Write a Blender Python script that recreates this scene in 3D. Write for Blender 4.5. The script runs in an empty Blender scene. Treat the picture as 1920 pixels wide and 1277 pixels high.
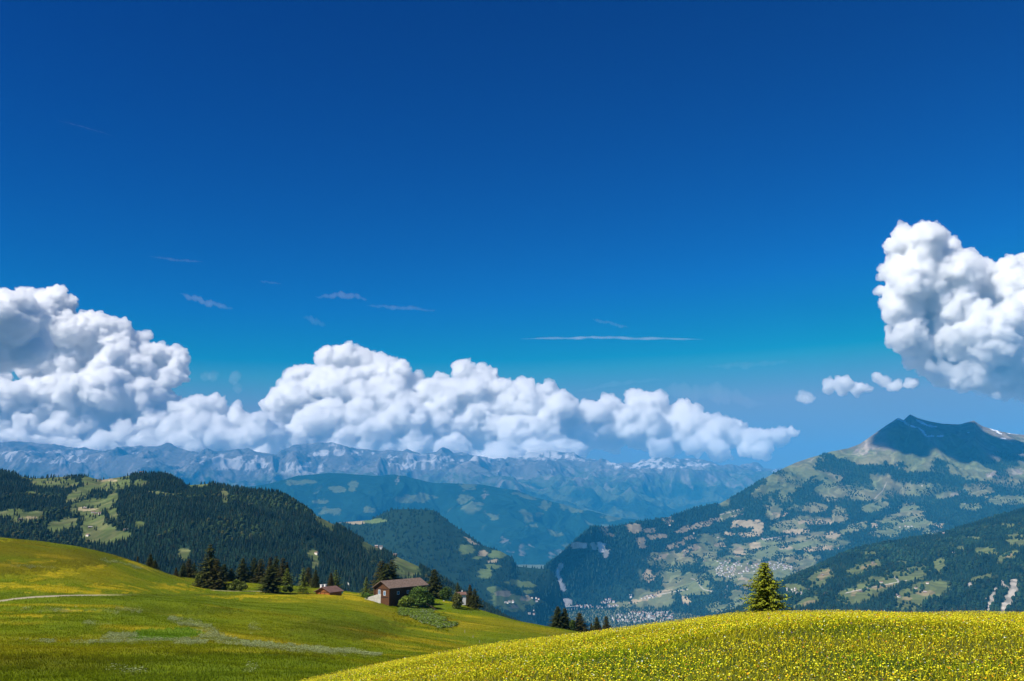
import bpy, math, random
import numpy as np
from mathutils import Vector
R = math.radians
random.seed(7)
rng = np.random.default_rng(11)
SC = bpy.context.scene
COL = SC.collection

# ------------------------------------------------------------------ camera
TILT = R(9.8)
F, CT, ST = 1867.0, math.cos(R(9.8)), math.sin(R(9.8))
cam_d = bpy.data.cameras.new('camera')
cam_d.sensor_width = 36.0
cam_d.lens = 36.0 * F / 1920.0
cam_d.clip_start = 0.1
cam_d.clip_end = 120000.0
cam = bpy.data.objects.new('camera', cam_d)
cam.location = (0, 0, 0)                       # eye level is z = 0, the meadow lies 1.65 m below
cam.rotation_euler = (math.pi / 2 + TILT, 0, 0)
COL.objects.link(cam)
SC.camera = cam

# ------------------------------------------------------------------ sky, sun, exposure
SUN_H = (-0.85, -0.53)
SUN_EL = R(48)
n_ = math.hypot(*SUN_H)
SUN_V = Vector((SUN_H[0] / n_ * math.cos(SUN_EL), SUN_H[1] / n_ * math.cos(SUN_EL), math.sin(SUN_EL)))
w = bpy.data.worlds.new('World')
SC.world = w
w.use_nodes = True
nt = w.node_tree
bg = nt.nodes['Background']
sky = nt.nodes.new('ShaderNodeTexSky')
sky.sky_type = 'NISHITA'
sky.sun_disc = False
sky.sun_elevation = SUN_EL
sky.sun_rotation = math.atan2(SUN_H[0], SUN_H[1])
sky.altitude = 1700
sky.air_density = 1.0
sky.dust_density = 0.6
sky.ozone_density = 3.0
# deepen the sky the way a polarising filter does: each channel through its own contrast curve
SKY = 0.09
EXPO = 0.6
hs = nt.nodes.new('ShaderNodeHueSaturation')
hs.inputs['Saturation'].default_value = 1.32
nt.links.new(sky.outputs[0], hs.inputs['Color'])
sp = nt.nodes.new('ShaderNodeSeparateColor'); cb = nt.nodes.new('ShaderNodeCombineColor')
nt.links.new(hs.outputs[0], sp.inputs[0])
def mth(op, a, b, clamp=False):
    m = nt.nodes.new('ShaderNodeMath'); m.operation = op; m.use_clamp = clamp
    for i, v in enumerate((a, b)):
        if isinstance(v, float): m.inputs[i].default_value = v
        else: nt.links.new(v, m.inputs[i])
    return m.outputs[0]
ex_ = 2 ** EXPO
for i, (gain, pw, off, cap) in enumerate(((3.0, 1.0, 0.108, 0.22), (5.1, 2.3, 0.0, 0.33), (1.75, 1.63, 0.0, 0.48))):
    v = mth('MULTIPLY', sp.outputs[i], SKY)
    v = mth('MAXIMUM', mth('SUBTRACT', v, off), 0.0)
    v = mth('MULTIPLY', mth('POWER', v, pw), gain / ex_)
    v = mth('MINIMUM', v, cap / ex_)
    nt.links.new(mth('DIVIDE', v, SKY), cb.inputs[i])
# below the horizon an added grey glow stands in for light off the land
tcw = nt.nodes.new('ShaderNodeTexCoord'); sxyz = nt.nodes.new('ShaderNodeSeparateXYZ')
nt.links.new(tcw.outputs['Generated'], sxyz.inputs[0])
low = nt.nodes.new('ShaderNodeMapRange')
low.inputs[1].default_value = -0.01; low.inputs[2].default_value = -0.06; low.inputs[3].default_value = 0.0; low.inputs[4].default_value = 1.0
nt.links.new(sxyz.outputs[2], low.inputs[0])
mxw = nt.nodes.new('ShaderNodeMixRGB')
nt.links.new(low.outputs[0], mxw.inputs[0]); nt.links.new(cb.outputs[0], mxw.inputs[1])
mxw.inputs[2].default_value = (0.21 / SKY, 0.215 / SKY, 0.22 / SKY, 1)
nt.links.new(mxw.outputs[0], bg.inputs[0])
bg.inputs[1].default_value = SKY

sun_d = bpy.data.lights.new('sun', 'SUN')
sun_d.energy = 5.0
sun_d.angle = R(0.53)
sun_d.color = (1.0, 0.94, 0.85)
sun = bpy.data.objects.new('sun', sun_d)
sun.rotation_euler = SUN_V.to_track_quat('Z', 'Y').to_euler()
COL.objects.link(sun)

SC.view_settings.view_transform = 'Standard'
SC.view_settings.look = 'None'
SC.view_settings.exposure = EXPO
SC.view_settings.gamma = 1.0
SC.view_settings.use_curve_mapping = False
cy = SC.cycles
cy.max_bounces = 40
cy.diffuse_bounces = 3
cy.glossy_bounces = 2
cy.transmission_bounces = 2
cy.transparent_max_bounces = 8
cy.volume_bounces = 40
cy.use_denoising = True
cy.use_adaptive_sampling = True
cy.adaptive_threshold = 0.01

# ------------------------------------------------------------------ projection of the lens (used to lay out the land at its real distances)
def us(px, py):
    y = F * CT + ST * (py - 638.5)
    return (px - 960.0) / y, (F * ST - CT * (py - 638.5)) / y

def proj(u, s):
    a = CT + ST * s
    return 960.0 + F * u / a, 638.5 - F * (-ST + CT * s) / a

def at(px, py, Y):
    u, s = us(px, py)
    return np.array((u * Y, Y, s * Y))

# ------------------------------------------------------------------ noise
def _h(*ks):
    h = np.zeros(np.broadcast(*ks).shape, np.uint32)
    with np.errstate(over='ignore'):
        for i, k in enumerate(ks):
            h = h ^ (np.asarray(k).astype(np.int64).astype(np.uint32) * np.uint32((2654435761, 2246822519, 3266489917, 668265263)[i]))
            h = (h ^ (h >> np.uint32(15))) * np.uint32(2246822519)
            h = (h ^ (h >> np.uint32(13))) * np.uint32(3266489917)
            h = h ^ (h >> np.uint32(16))
    return h

def noise2(x, y, seed=0):
    ix, iy = np.floor(x), np.floor(y)
    fx, fy = x - ix, y - iy
    ux, uy = fx * fx * fx * (fx * (fx * 6 - 15) + 10), fy * fy * fy * (fy * (fy * 6 - 15) + 10)
    def g(dx, dy):
        a = _h(ix + dx, iy + dy, np.full_like(ix, seed)) * (2 * math.pi / 4294967296.0)
        return np.cos(a) * (fx - dx) + np.sin(a) * (fy - dy)
    a = g(0, 0) * (1 - ux) + g(1, 0) * ux
    b = g(0, 1) * (1 - ux) + g(1, 1) * ux
    return (a * (1 - uy) + b * uy) * 1.5

def noise3(p, seed=0):
    i = np.floor(p)
    f = p - i
    u = f * f * (3 - 2 * f)
    r = 0
    for dx in (0, 1):
        for dy in (0, 1):
            for dz in (0, 1):
                v = _h(i[:, 0] + dx, i[:, 1] + dy, i[:, 2] + dz, np.full(len(p), seed)) / 2147483648.0 - 1
                r = r + v * (u[:, 0] if dx else 1 - u[:, 0]) * (u[:, 1] if dy else 1 - u[:, 1]) * (u[:, 2] if dz else 1 - u[:, 2])
    return r

def fbm(x, y, sc, octs=5, seed=0, gain=0.5, ridged=False):
    r, a, t = 0.0, 1.0, 0.0
    c, s_ = math.cos(0.6), math.sin(0.6)
    x, y = x / sc, y / sc
    for k in range(octs):
        n = noise2(x + 17.3 * k, y - 9.1 * k, seed + k)
        if ridged:
            n = 1 - 2 * np.abs(n)
        r = r + a * n
        t += a
        a *= gain
        x, y = (c * x - s_ * y) * 2.03, (s_ * x + c * y) * 2.03
    return r / t

def sstep(a, b, x):
    t = np.clip((x - a) / (b - a), 0, 1)
    return t * t * (3 - 2 * t)

def smooth(a, sig, axis):
    if sig <= 0:
        return a
    k = int(sig * 3) + 1
    w_ = np.exp(-0.5 * (np.arange(-k, k + 1) / sig) ** 2)
    w_ /= w_.sum()
    pad = [(0, 0)] * a.ndim
    pad[axis] = (k, k)
    b = np.pad(a, pad, mode='edge')
    return np.apply_along_axis(lambda v: np.convolve(v, w_, 'valid'), axis, b)

# ------------------------------------------------------------------ meshes and materials
def mesh_np(name, V, Fc, mats, col=None, midx=None, smooth_=False, parent=None, link=True):
    """V (n,3), Fc (m,3) or (m,4) -> one mesh object; col is a colour per point."""
    me = bpy.data.meshes.new(name)
    V = np.ascontiguousarray(V, np.float32)
    Fc = np.ascontiguousarray(Fc, np.int32)
    m, k = Fc.shape
    me.vertices.add(len(V)); me.vertices.foreach_set('co', V.ravel())
    me.loops.add(m * k); me.loops.foreach_set('vertex_index', Fc.ravel())
    me.polygons.add(m); me.polygons.foreach_set('loop_start', np.arange(0, m * k, k, dtype=np.int32))
    if midx is not None:
        me.polygons.foreach_set('material_index', np.ascontiguousarray(midx, np.int32))
    me.polygons.foreach_set('use_smooth', np.full(m, smooth_, bool))
    if col is not None:
        c = np.ones((len(V), 4), np.float32); c[:, :3] = col
        me.color_attributes.new('Col', 'FLOAT_COLOR', 'POINT').data.foreach_set('color', c.ravel())
    for mt in (mats if isinstance(mats, (list, tuple)) else [mats]):
        me.materials.append(mt)
    me.update(calc_edges=True)
    me.validate()
    o = bpy.data.objects.new(name, me)
    if link:
        COL.objects.link(o)
    if parent:
        o.parent = parent
    return o

def tag(o, label=None, cat=None, group=None, kind=None):
    if label: o['label'] = label
    if cat: o['category'] = cat
    if group: o['group'] = group
    if kind: o['kind'] = kind
    return o

def bsdf(name, color=(0.5, 0.5, 0.5), rough=0.9, spec=0.2, noise_sc=None, noise_amt=0.3, vcol=False, bump=None, trans=0.0, aniso=None):
    m = bpy.data.materials.new(name)
    m.use_nodes = True
    t = m.node_tree
    b = t.nodes['Principled BSDF']
    b.inputs['Base Color'].default_value = (*color, 1)
    b.inputs['Roughness'].default_value = rough
    b.inputs['Specular IOR Level'].default_value = spec
    src = None
    if vcol:
        a = t.nodes.new('ShaderNodeVertexColor'); a.layer_name = 'Col'
        src = a.outputs[0]
    if noise_sc:
        tc = t.nodes.new('ShaderNodeTexCoord')
        nz = t.nodes.new('ShaderNodeTexNoise')
        nz.inputs['Scale'].default_value = noise_sc
        nz.inputs['Detail'].default_value = 6
        nz.inputs['Roughness'].default_value = 0.65
        if aniso:
            mp = t.nodes.new('ShaderNodeMapping'); mp.inputs['Scale'].default_value = aniso
            t.links.new(tc.outputs['Object'], mp.inputs[0]); t.links.new(mp.outputs[0], nz.inputs['Vector'])
        else:
            t.links.new(tc.outputs['Object'], nz.inputs['Vector'])
        mr = t.nodes.new('ShaderNodeMapRange')
        mr.inputs[1].default_value = 0.25; mr.inputs[2].default_value = 0.75
        mr.inputs[3].default_value = 1 - noise_amt; mr.inputs[4].default_value = 1 + noise_amt
        t.links.new(nz.outputs[0], mr.inputs[0])
        mx = t.nodes.new('ShaderNodeVectorMath'); mx.operation = 'SCALE'
        if src is None:
            mx.inputs[0].default_value = color
        else:
            t.links.new(src, mx.inputs[0])
        t.links.new(mr.outputs[0], mx.inputs['Scale'])
        src = mx.outputs[0]
        if bump:
            bp = t.nodes.new('ShaderNodeBump')
            bp.inputs['Strength'].default_value = bump[0]; bp.inputs['Distance'].default_value = bump[1]
            t.links.new(nz.outputs[0], bp.inputs['Height']); t.links.new(bp.outputs[0], b.inputs['Normal'])
    if src is not None:
        t.links.new(src, b.inputs['Base Color'])
    if trans > 0:
        out = t.nodes['Material Output']
        tr = t.nodes.new('ShaderNodeBsdfTranslucent'); ms = t.nodes.new('ShaderNodeMixShader')
        ms.inputs[0].default_value = trans
        if src is not None: t.links.new(src, tr.inputs[0])
        else: tr.inputs[0].default_value = (*color, 1)
        t.links.new(b.outputs[0], ms.inputs[1]); t.links.new(tr.outputs[0], ms.inputs[2]); t.links.new(ms.outputs[0], out.inputs[0])
    return m

def instances(name, PV, PF, pos, scl, rot, cols, mats, pcol=None, tilt=None, midx=None, **kw):
    """many copies of one small prototype in one mesh. scl (n,3), rot (n,), cols (n,3)"""
    n, nv = len(pos), len(PV)
    c, s_ = np.cos(rot)[:, None], np.sin(rot)[:, None]
    P = PV[None] * scl[:, None, :]
    if tilt is not None:                       # tilt about x by tilt, then turn about z
        ct, st = np.cos(tilt)[:, None], np.sin(tilt)[:, None]
        y, z = P[..., 1] * ct - P[..., 2] * st, P[..., 1] * st + P[..., 2] * ct
        P = np.stack((P[..., 0], y, z), -1)
    x, y = P[..., 0] * c - P[..., 1] * s_, P[..., 0] * s_ + P[..., 1] * c
    V = np.stack((x, y, P[..., 2]), -1) + pos[:, None, :]
    Fc = (PF[None] + (np.arange(n) * nv)[:, None, None]).reshape(-1, PF.shape[1])
    cc = np.repeat(cols[:, None, :], nv, 1)
    if pcol is not None:
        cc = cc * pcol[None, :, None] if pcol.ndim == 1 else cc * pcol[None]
    return mesh_np(name, V.reshape(-1, 3), Fc, mats, cc.reshape(-1, 3), **kw)

# ------------------------------------------------------------------ land as fans of real distance
class Fan: pass
U0, U1 = -0.98, 0.98
FLOOR = -760.0

def fan(name, lines, nu, rows, back, relief=None, su=0, st=0, u0=U0, u1=U1, floor=FLOOR):
    """lines: near to far, each a list of (px, py, Y); rows: rows between consecutive lines; back: (length, slope) of the far side"""
    g = Fan()
    nu = int(nu * 1.25)
    g.u = np.linspace(u0, u1, nu)
    Ls = []
    for L in lines:
        a = np.array([(*us(px, py), Y) for px, py, Y in L])
        a = a[np.argsort(a[:, 0])]
        Y = np.interp(g.u, a[:, 0], a[:, 2]); s_ = np.interp(g.u, a[:, 0], a[:, 1])
        Ls.append((Y, s_ * Y))
    Ys, Zs = [], []
    for k in range(len(Ls) - 1):
        for t in np.linspace(0, 1, rows[k], endpoint=False):
            Ys.append(Ls[k][0] * (1 - t) + Ls[k + 1][0] * t)
            Zs.append(Ls[k][1] * (1 - t) + Ls[k + 1][1] * t)
    nf = len(Ys)
    nb = 24
    for j in range(nb + 1):
        q = (j / nb) ** 1.6
        Ys.append(Ls[-1][0] + back[0] * q)
        Zs.append(Ls[-1][1] - back[1] * back[0] * q * min(1, 0.25 + j / nb * 1.5))
    Y, Z = np.array(Ys), np.array(Zs)
    if st: Y, Z = smooth(Y, st, 0), smooth(Z, st, 0)
    if su: Y, Z = smooth(Y, su, 1), smooth(Z, su, 1)
    X = g.u[None] * Y
    t = np.clip(np.arange(len(Y)) / nf, 0, 1)[:, None]
    if relief is not None:
        Z = Z + relief(X, Y, Z, t)
    # near skirt down below the visible foot
    X = np.vstack((X[:1] * 0.985, X)); Z = np.vstack((np.minimum(Z[:1] - 0.05 * Y[:1], Z[:1]), Z)); Y = np.vstack((Y[:1] * 0.985, Y))
    g.Z = np.maximum(Z, floor - 1.5); g.X, g.Y = X, Y
    g.t = np.vstack((np.zeros((1, 1)), t)) + np.zeros_like(X)
    g.px, g.py = proj(g.X / g.Y, g.Z / g.Y)
    dYu, dYt = np.gradient(g.Y, axis=1), np.gradient(g.Y, axis=0)
    dXu, dXt = np.gradient(g.X, axis=1), np.gradient(g.X, axis=0)
    dZu, dZt = np.gradient(g.Z, axis=1), np.gradient(g.Z, axis=0)
    N = np.stack((dYu * dZt - dZu * dYt, dZu * dXt - dXu * dZt, dXu * dYt - dYu * dXt), -1)
    g.area = np.linalg.norm(N, axis=-1)
    g.N = N / np.maximum(g.area[..., None], 1e-9)
    g.N *= np.sign(g.N[..., 2:3] + 1e-9)
    g.name = name
    return g

def fan_mesh(g, mat, col, name=None, smooth_=True):
    nr, nc = g.X.shape
    i = np.arange(nr * nc).reshape(nr, nc)
    Fc = np.stack((i[:-1, :-1], i[:-1, 1:], i[1:, 1:], i[1:, :-1]), -1).reshape(-1, 4)
    o = mesh_np(name or g.name, np.stack((g.X, g.Y, g.Z), -1).reshape(-1, 3), Fc, mat, col.reshape(-1, 3), smooth_=smooth_)
    o['kind'] = 'structure'
    return o

def zat(g, X, Y):
    """height of the fan at world X, Y"""
    X, Y = np.atleast_1d(X).astype(float), np.atleast_1d(Y).astype(float)
    c = np.clip((X / Y - g.u[0]) / (g.u[1] - g.u[0]), 0, len(g.u) - 1.001)
    out = np.empty(len(X))
    for k in range(len(X)):
        i = int(c[k]); f = c[k] - i
        a = np.interp(Y[k], g.Y[:, i], g.Z[:, i]); b = np.interp(Y[k], g.Y[:, i + 1], g.Z[:, i + 1])
        out[k] = a * (1 - f) + b * f
    return out

def pick(g, px, py, most_t=1.0):
    """the point of the fan's visible face that is seen at px, py"""
    ok = g.t <= most_t
    d = (g.px - px) ** 2 + (g.py - py) ** 2 + np.where(ok, 0, 1e9)
    k = np.unravel_index(np.argmin(d), d.shape)
    return np.array((g.X[k], g.Y[k], g.Z[k]))

def scatter(g, wgt, n, jitter=1.0):
    """n points on the fan, chance by area times wgt"""
    p = (g.area * wgt)[1:-1, 1:-1]
    nr, nc = p.shape
    p = p.ravel(); p = p / p.sum()
    # stratified choice keeps the spacing even
    cum = np.cumsum(p)
    k = np.searchsorted(cum, (np.arange(n) + rng.random(n)) / n)
    k = np.minimum(k, len(p) - 1)
    r, c = k // nc + 1, k % nc + 1
    a, b = rng.random(n) - 0.5, rng.random(n) - 0.5
    def f(A):
        r2, c2 = np.clip(r + np.sign(a).astype(int), 0, A.shape[0] - 1), np.clip(c + np.sign(b).astype(int), 0, A.shape[1] - 1)
        return A[r, c] + (A[r2, c] - A[r, c]) * np.abs(a) + (A[r, c2] - A[r, c]) * np.abs(b)
    return np.stack((f(g.X), f(g.Y), f(g.Z)), -1), r, c

def blobs(g, lst, warp=1.0, seed=3):
    """soft masks of patches lying on the hillside: (px, py, rx, ry, turn)"""
    wx = fbm(g.px, g.py * 1.6, 18, 5, seed, 0.6) * 12 * warp
    wy = fbm(g.px + 99, g.py * 1.6, 18, 5, seed + 9, 0.6) * 6 * warp
    rag = (fbm(g.px, g.py * 2.2, 11, 5, seed + 21, 0.65)) * 1.5 * min(1, warp)
    X, Y = g.px + wx, g.py + wy
    m = np.zeros_like(X)
    for b in lst:
        cx, cy_, rx, ry = b[:4]; a = R(b[4]) if len(b) > 4 else 0
        sel = (np.abs(X - cx) < rx + ry + 4) & (np.abs(Y - cy_) < rx + ry + 4)
        if not sel.any(): continue
        dx, dy = X[sel] - cx, Y[sel] - cy_
        qx, qy = dx * math.cos(a) - dy * math.sin(a), dx * math.sin(a) + dy * math.cos(a)
        d = (np.abs(qx) / rx) ** 2.6 + (np.abs(qy) / ry) ** 2.6
        m[sel] = np.maximum(m[sel], 1 - sstep(0.78, 1.14, d + rag[sel] * (d > 0.12)))
    return m

def lines_mask(g, pts, wd, warp=1.0):
    """a strip (track, scar) running over the ground through the given px, py"""
    X = g.px + fbm(g.px, g.py, 20, 3, 91) * 2 * warp; Y = g.py + fbm(g.px + 50, g.py, 20, 3, 92) * 1.2 * warp
    d = np.full(X.shape, 1e9)
    for (x0, y0), (x1, y1) in zip(pts[:-1], pts[1:]):
        L2 = (x1 - x0) ** 2 + (y1 - y0) ** 2
        t = np.clip(((X - x0) * (x1 - x0) + (Y - y0) * (y1 - y0)) / L2, 0, 1)
        d = np.minimum(d, np.hypot(X - x0 - t * (x1 - x0), Y - y0 - t * (y1 - y0)))
    return 1 - sstep(wd * 0.6, wd * 1.2, d)

def mixc(a, b, m):
    return a * (1 - m[..., None]) + b * m[..., None]

C = lambda *v: np.array(v, float)
# ================================================================== THE LAND
mat_land = bsdf('land', vcol=True, noise_sc=0.02, noise_amt=0.22, rough=0.95, spec=0.05)
mat_far = bsdf('far_land', vcol=True, noise_sc=0.004, noise_amt=0.18, rough=1.0, spec=0.0)
mat_forest = bsdf('forest', vcol=True, rough=0.9, spec=0.05)

# ---- valley floor: one sheet out to the far range
vf = mesh_np('valley_floor', C([-25500, -2800, FLOOR], [25500, -2800, FLOOR], [25500, 34000, FLOOR], [-25500, 34000, FLOOR]), np.array([[0, 1, 2, 3]]),
             bsdf('valley_fields', (0.10, 0.12, 0.06), noise_sc=0.009, noise_amt=0.7))
vf['kind'] = 'structure'

# ---- far range, its tops against the clouds
def relief1(X, Y, Z, t):
    w_ = np.sin(np.pi * np.clip(t, 0, 1)) ** 0.7 * 0.65 + 0.35
    r = fbm(X + 0.3 * fbm(X, Y, 3000, 3, 5) * 3000, Y * 0.7, 2900, 7, 21, 0.52, True)
    return (r - 0.35) * 880 * w_ - 60 * (t > 0.97)
far = fan('far_mountain_range', [
    [(-500, 1000, 22000), (0, 990, 22000), (900, 1005, 21500), (1700, 1020, 22000), (2400, 1020, 22000)],
    [(-500, 905, 27000), (0, 905, 27000), (400, 905, 26500), (800, 905, 27000), (1100, 925, 26500), (1500, 940, 26500), (2400, 940, 26500)],
    [(-500, 842, 31000), (-60, 836, 31000), (60, 826, 31000), (130, 836, 31000), (300, 838, 31000), (410, 848, 30500), (462, 838, 30500), (520, 856, 31000), (556, 838, 31000), (650, 838, 31000),
     (720, 846, 31000), (850, 850, 31000), (950, 852, 31500), (1030, 844, 31500), (1100, 858, 31500), (1190, 868, 32000), (1280, 860, 32000), (1350, 870, 32000), (1450, 881, 32000), (1600, 900, 32000), (2400, 900, 32000)],
], 1500, (170, 170), (1400, 0.9), relief1)
alt = g_alt = far.Z
slope = 1 - far.N[..., 2]
nn = fbm(far.X, far.Y, 1500, 6, 40)
ridg = fbm(far.X, far.Y * 0.5, 1500, 6, 71, 0.55, True)
c = mixc(np.broadcast_to(C(0.016, 0.035, 0.022), far.X.shape + (3,)), C(0.06, 0.085, 0.045), sstep(-0.12, 0.25, fbm(far.X, far.Y, 900, 5, 47) + (alt - 200) / 2400))
c = mixc(c, C(0.115, 0.115, 0.115), sstep(760, 1350, alt + nn * 520 + (slope - 0.15) * 900))
rocky = sstep(0.1, 0.35, fbm(far.X, far.Y * 0.6, 380, 4, 77)) * sstep(300, 900, alt)
c = mixc(c, C(0.22, 0.205, 0.195), rocky * 0.7)
snowz = sstep(0.58, 0.66, ridg * 0.5 + fbm(far.X, far.Y, 300, 4, 90) * 0.55 + np.clip((alt - 1250) / 3000, 0, 0.12) + blobs(far, [(1040, 852, 90, 14), (440, 868, 50, 14), (90, 858, 90, 12), (770, 860, 50, 14), (900, 862, 60, 12), (1230, 868, 90, 10), (600, 880, 40, 14)], 0.6) * 0.42)
gul = fbm(far.X, far.Y * 0.35, 420, 5, 90, 0.6, True)
zone = blobs(far, [(1060, 852, 110, 12), (440, 866, 60, 16), (90, 856, 110, 12), (780, 866, 60, 16), (900, 858, 60, 8), (1230, 868, 90, 10), (560, 880, 50, 14), (640, 850, 60, 6)], 0.8)
snowz = sstep(0.45, 0.54, gul * 0.55 + nn * 0.3 + zone * 0.22)
c = mixc(c, C(0.75, 0.76, 0.80), snowz * sstep(900, 1250, alt) * 0.45)
fan_mesh(far, mat_far, c)

# ---- the blue forested spurs below it
def relief2(X, Y, Z, t):
    w_ = np.sin(np.pi * np.clip(t, 0, 1)) ** 0.7 * 0.9 + 0.1
    r = fbm(X + fbm(X, Y, 1800, 3, 6) * 900, Y * 0.6, 2300, 7, 31, 0.5, True)
    return (r - 0.4) * 560 * w_
spur = fan('forested_ridge', [
    [(-400, 1058, 15200), (900, 1058, 15200), (1300, 1052, 15400), (2300, 1050, 15400)],
    [(-400, 990, 17300), (600, 985, 17300), (850, 985, 17200), (1000, 1000, 17000), (1130, 1010, 17000), (1400, 1030, 17000), (2300, 1030, 17000)],
    [(-400, 930, 19500), (350, 925, 19500), (480, 915, 19500), (530, 902, 19500), (560, 893, 19500), (620, 888, 19500), (700, 893, 19300), (760, 893, 19000), (815, 905, 19000), (900, 908, 19000),
     (960, 920, 18800), (1010, 934, 18600), (1060, 948, 18500), (1130, 968, 18500), (1250, 985, 18500), (1500, 1010, 18500), (2300, 1010, 18500)],
], 1400, (120, 120), (1500, 0.55), relief2)
c = mixc(np.broadcast_to(C(0.010, 0.034, 0.026), spur.X.shape + (3,)), C(0.075, 0.10, 0.05), blobs(spur, [
    (788, 933, 24, 8), (760, 938, 18, 4, -12), (636, 918, 16, 6), (662, 912, 8, 10), (691, 957, 12, 5), (620, 958, 22, 6), (600, 940, 14, 4), (925, 969, 13, 5), (1149, 968, 18, 8, 10), (1040, 1001, 12, 4, -20), (1022, 948, 10, 8),
    (1057, 950, 9, 7), (870, 935, 14, 10), (1120, 942, 26, 3), (1075, 955, 20, 4, -10), (1000, 985, 9, 3), (560, 905, 30, 5), (980, 930, 22, 4, -14), (1170, 955, 22, 4, -8), (1010, 965, 8, 3), (876, 912, 12, 8)], 1.3))
c = mixc(c, C(0.075, 0.10, 0.055), sstep(0.26, 0.40, fbm(spur.X, spur.Y * 0.7, 700, 5, 55)))
c = mixc(c, C(0.32, 0.29, 0.27), blobs(spur, [(945, 1020, 6, 14, 8), (985, 1030, 10, 12), (1045, 1037, 12, 9), (905, 960, 3, 12, 15), (910, 928, 4, 9), (746, 900, 3, 8), (1003, 925, 2, 14, 20), (955, 1032, 3, 16)], 1.5) * 0.4 * sstep(-0.2, 0.3, fbm(spur.X, spur.Y, 200, 4, 162)))
c = c * (1 + 0.5 * fbm(spur.X, spur.Y * 0.7, 900, 5, 166) + 0.25 * fbm(spur.X, spur.Y, 160, 3, 167))[..., None]
fan_mesh(spur, mat_far, c)

# ---- the dark knob in the middle of the valley
def relief3(X, Y, Z, t):
    w_ = np.sin(np.pi * np.clip(t, 0, 1)) ** 0.7 * 0.9 + 0.1
    return fbm(X, Y, 700, 6, 12, 0.5) * 85 * w_
knob = fan('wooded_knob', [
    [(-400, 1200, 5200), (500, 1200, 5200), (900, 1200, 5700), (1005, 1195, 6100), (1040, 1180, 6500), (1075, 1177, 6600), (2300, 1340, 6200)],
    [(-400, 1080, 6400), (600, 1080, 6300), (760, 1060, 6200), (860, 1080, 6150), (930, 1095, 6200), (1000, 1120, 6500), (1040, 1145, 6700), (1075, 1176, 6750), (2300, 1330, 6500)],
    [(-400, 1010, 7600), (400, 1000, 7600), (560, 988, 7500), (640, 980, 7400), (695, 976, 7300), (718, 963, 7250), (738, 956, 7200), (765, 955, 7150), (812, 957, 7100), (832, 970, 7050), (852, 987, 7000), (875, 1000, 6950),
     (905, 1022, 6900), (938, 1033, 6850), (958, 1044, 6850), (970, 1062, 6850), (1000, 1065, 6850), (1030, 1068, 6850), (1045, 1085, 6850), (1056, 1125, 6850), (1066, 1165, 6850), (1090, 1200, 6800), (2300, 1320, 6800)],
], 1300, (120, 120), (1500, 0.45), relief3)
g3 = [(909, 1075, 14, 9), (875, 1030, 14, 10), (930, 1040, 16, 7), (975, 1094, 30, 6, -12), (955, 1128, 34, 16, -15), (930, 1105, 18, 7), (1000, 1129, 18, 6), (895, 1045, 8, 4), (701, 977, 22, 4), (925, 1062, 14, 4), (990, 1110, 12, 4)]
t3 = [(660, 979, 24, 3), (906, 1037, 9, 6), (925, 1052, 10, 3), (945, 1113, 14, 5), (985, 1122, 10, 5), (885, 1015, 16, 2, -30), (965, 1137, 10, 3)]
knob_mead = np.maximum(blobs(knob, g3, 0.8), blobs(knob, t3, 0.8))
c = mixc(np.broadcast_to(C(0.012, 0.03, 0.018), knob.X.shape + (3,)), C(0.10, 0.14, 0.045), blobs(knob, g3, 0.8))
c = mixc(c, C(0.26, 0.22, 0.14), blobs(knob, t3, 0.8))
fan_mesh(knob, mat_land, c)

# ---- the mountain across the valley, with its farms, cliffs and peak
def relief4(X, Y, Z, t):
    w_ = np.sin(np.pi * np.clip(t, 0, 1)) ** 0.6 * 0.92 + 0.08
    hi = sstep(-100, 900, Z)
    r = fbm(X + fbm(X, Y, 1200, 3, 8) * 500, Y, 1500, 7, 61, 0.5, True)
    return ((r - 0.4) * (70 + 190 * hi) + fbm(X, Y, 260, 5, 15, 0.6) * (16 + 34 * hi)) * w_
mount = fan('mountain_across_valley', [
    [(-300, 1400, 7000), (960, 1230, 7200), (1020, 1195, 7400), (1050, 1160, 7900), (1100, 1145, 8150), (1150, 1141, 8250), (1230, 1141, 8220), (1290, 1150, 7900), (1400, 1185, 6900), (1700, 1190, 6600), (2400, 1190, 6600)],
    [(-300, 1390, 7400), (960, 1220, 7500), (1020, 1150, 7800), (1060, 1120, 8100), (1100, 1105, 8300), (1150, 1100, 8450), (1250, 1092, 8600), (1340, 1085, 8300), (1420, 1085, 8200), (1500, 1075, 8300), (1600, 1050, 8600), (1750, 1010, 8900), (1920, 990, 9000), (2400, 980, 9000)],
    [(-300, 1385, 7600), (960, 1210, 7700), (1025, 1100, 8000), (1060, 1055, 8300), (1110, 1040, 8450), (1180, 1040, 8700), (1260, 1040, 9000), (1350, 1030, 9300), (1450, 1015, 9400), (1600, 970, 9800), (1750, 930, 10200), (1920, 920, 10200), (2400, 920, 10200)],
    [(-300, 1380, 7800), (960, 1205, 7800), (1000, 1160, 7900), (1012, 1100, 8000), (1020, 1064, 8050), (1050, 1040, 8200), (1080, 1012, 8350), (1108, 988, 8500), (1150, 988, 8800), (1200, 978, 9000), (1250, 971, 9300), (1305, 952, 9700),
     (1350, 944, 10000), (1400, 917, 10300), (1465, 880, 10700), (1500, 865, 10900), (1560, 847, 11200), (1590, 840, 11300), (1612, 832, 11300), (1655, 802, 11400), (1684, 783, 11500), (1694, 788, 11500), (1706, 777, 11500), (1720, 784, 11500),
     (1740, 790, 11500), (1770, 796, 11500), (1800, 796, 11500), (1826, 789, 11500), (1842, 799, 11600), (1880, 810, 11700), (1920, 816, 11800), (2000, 835, 12000), (2400, 880, 12000)],
], 1700, (70, 80, 130), (1800, 0.6), relief4)
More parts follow.
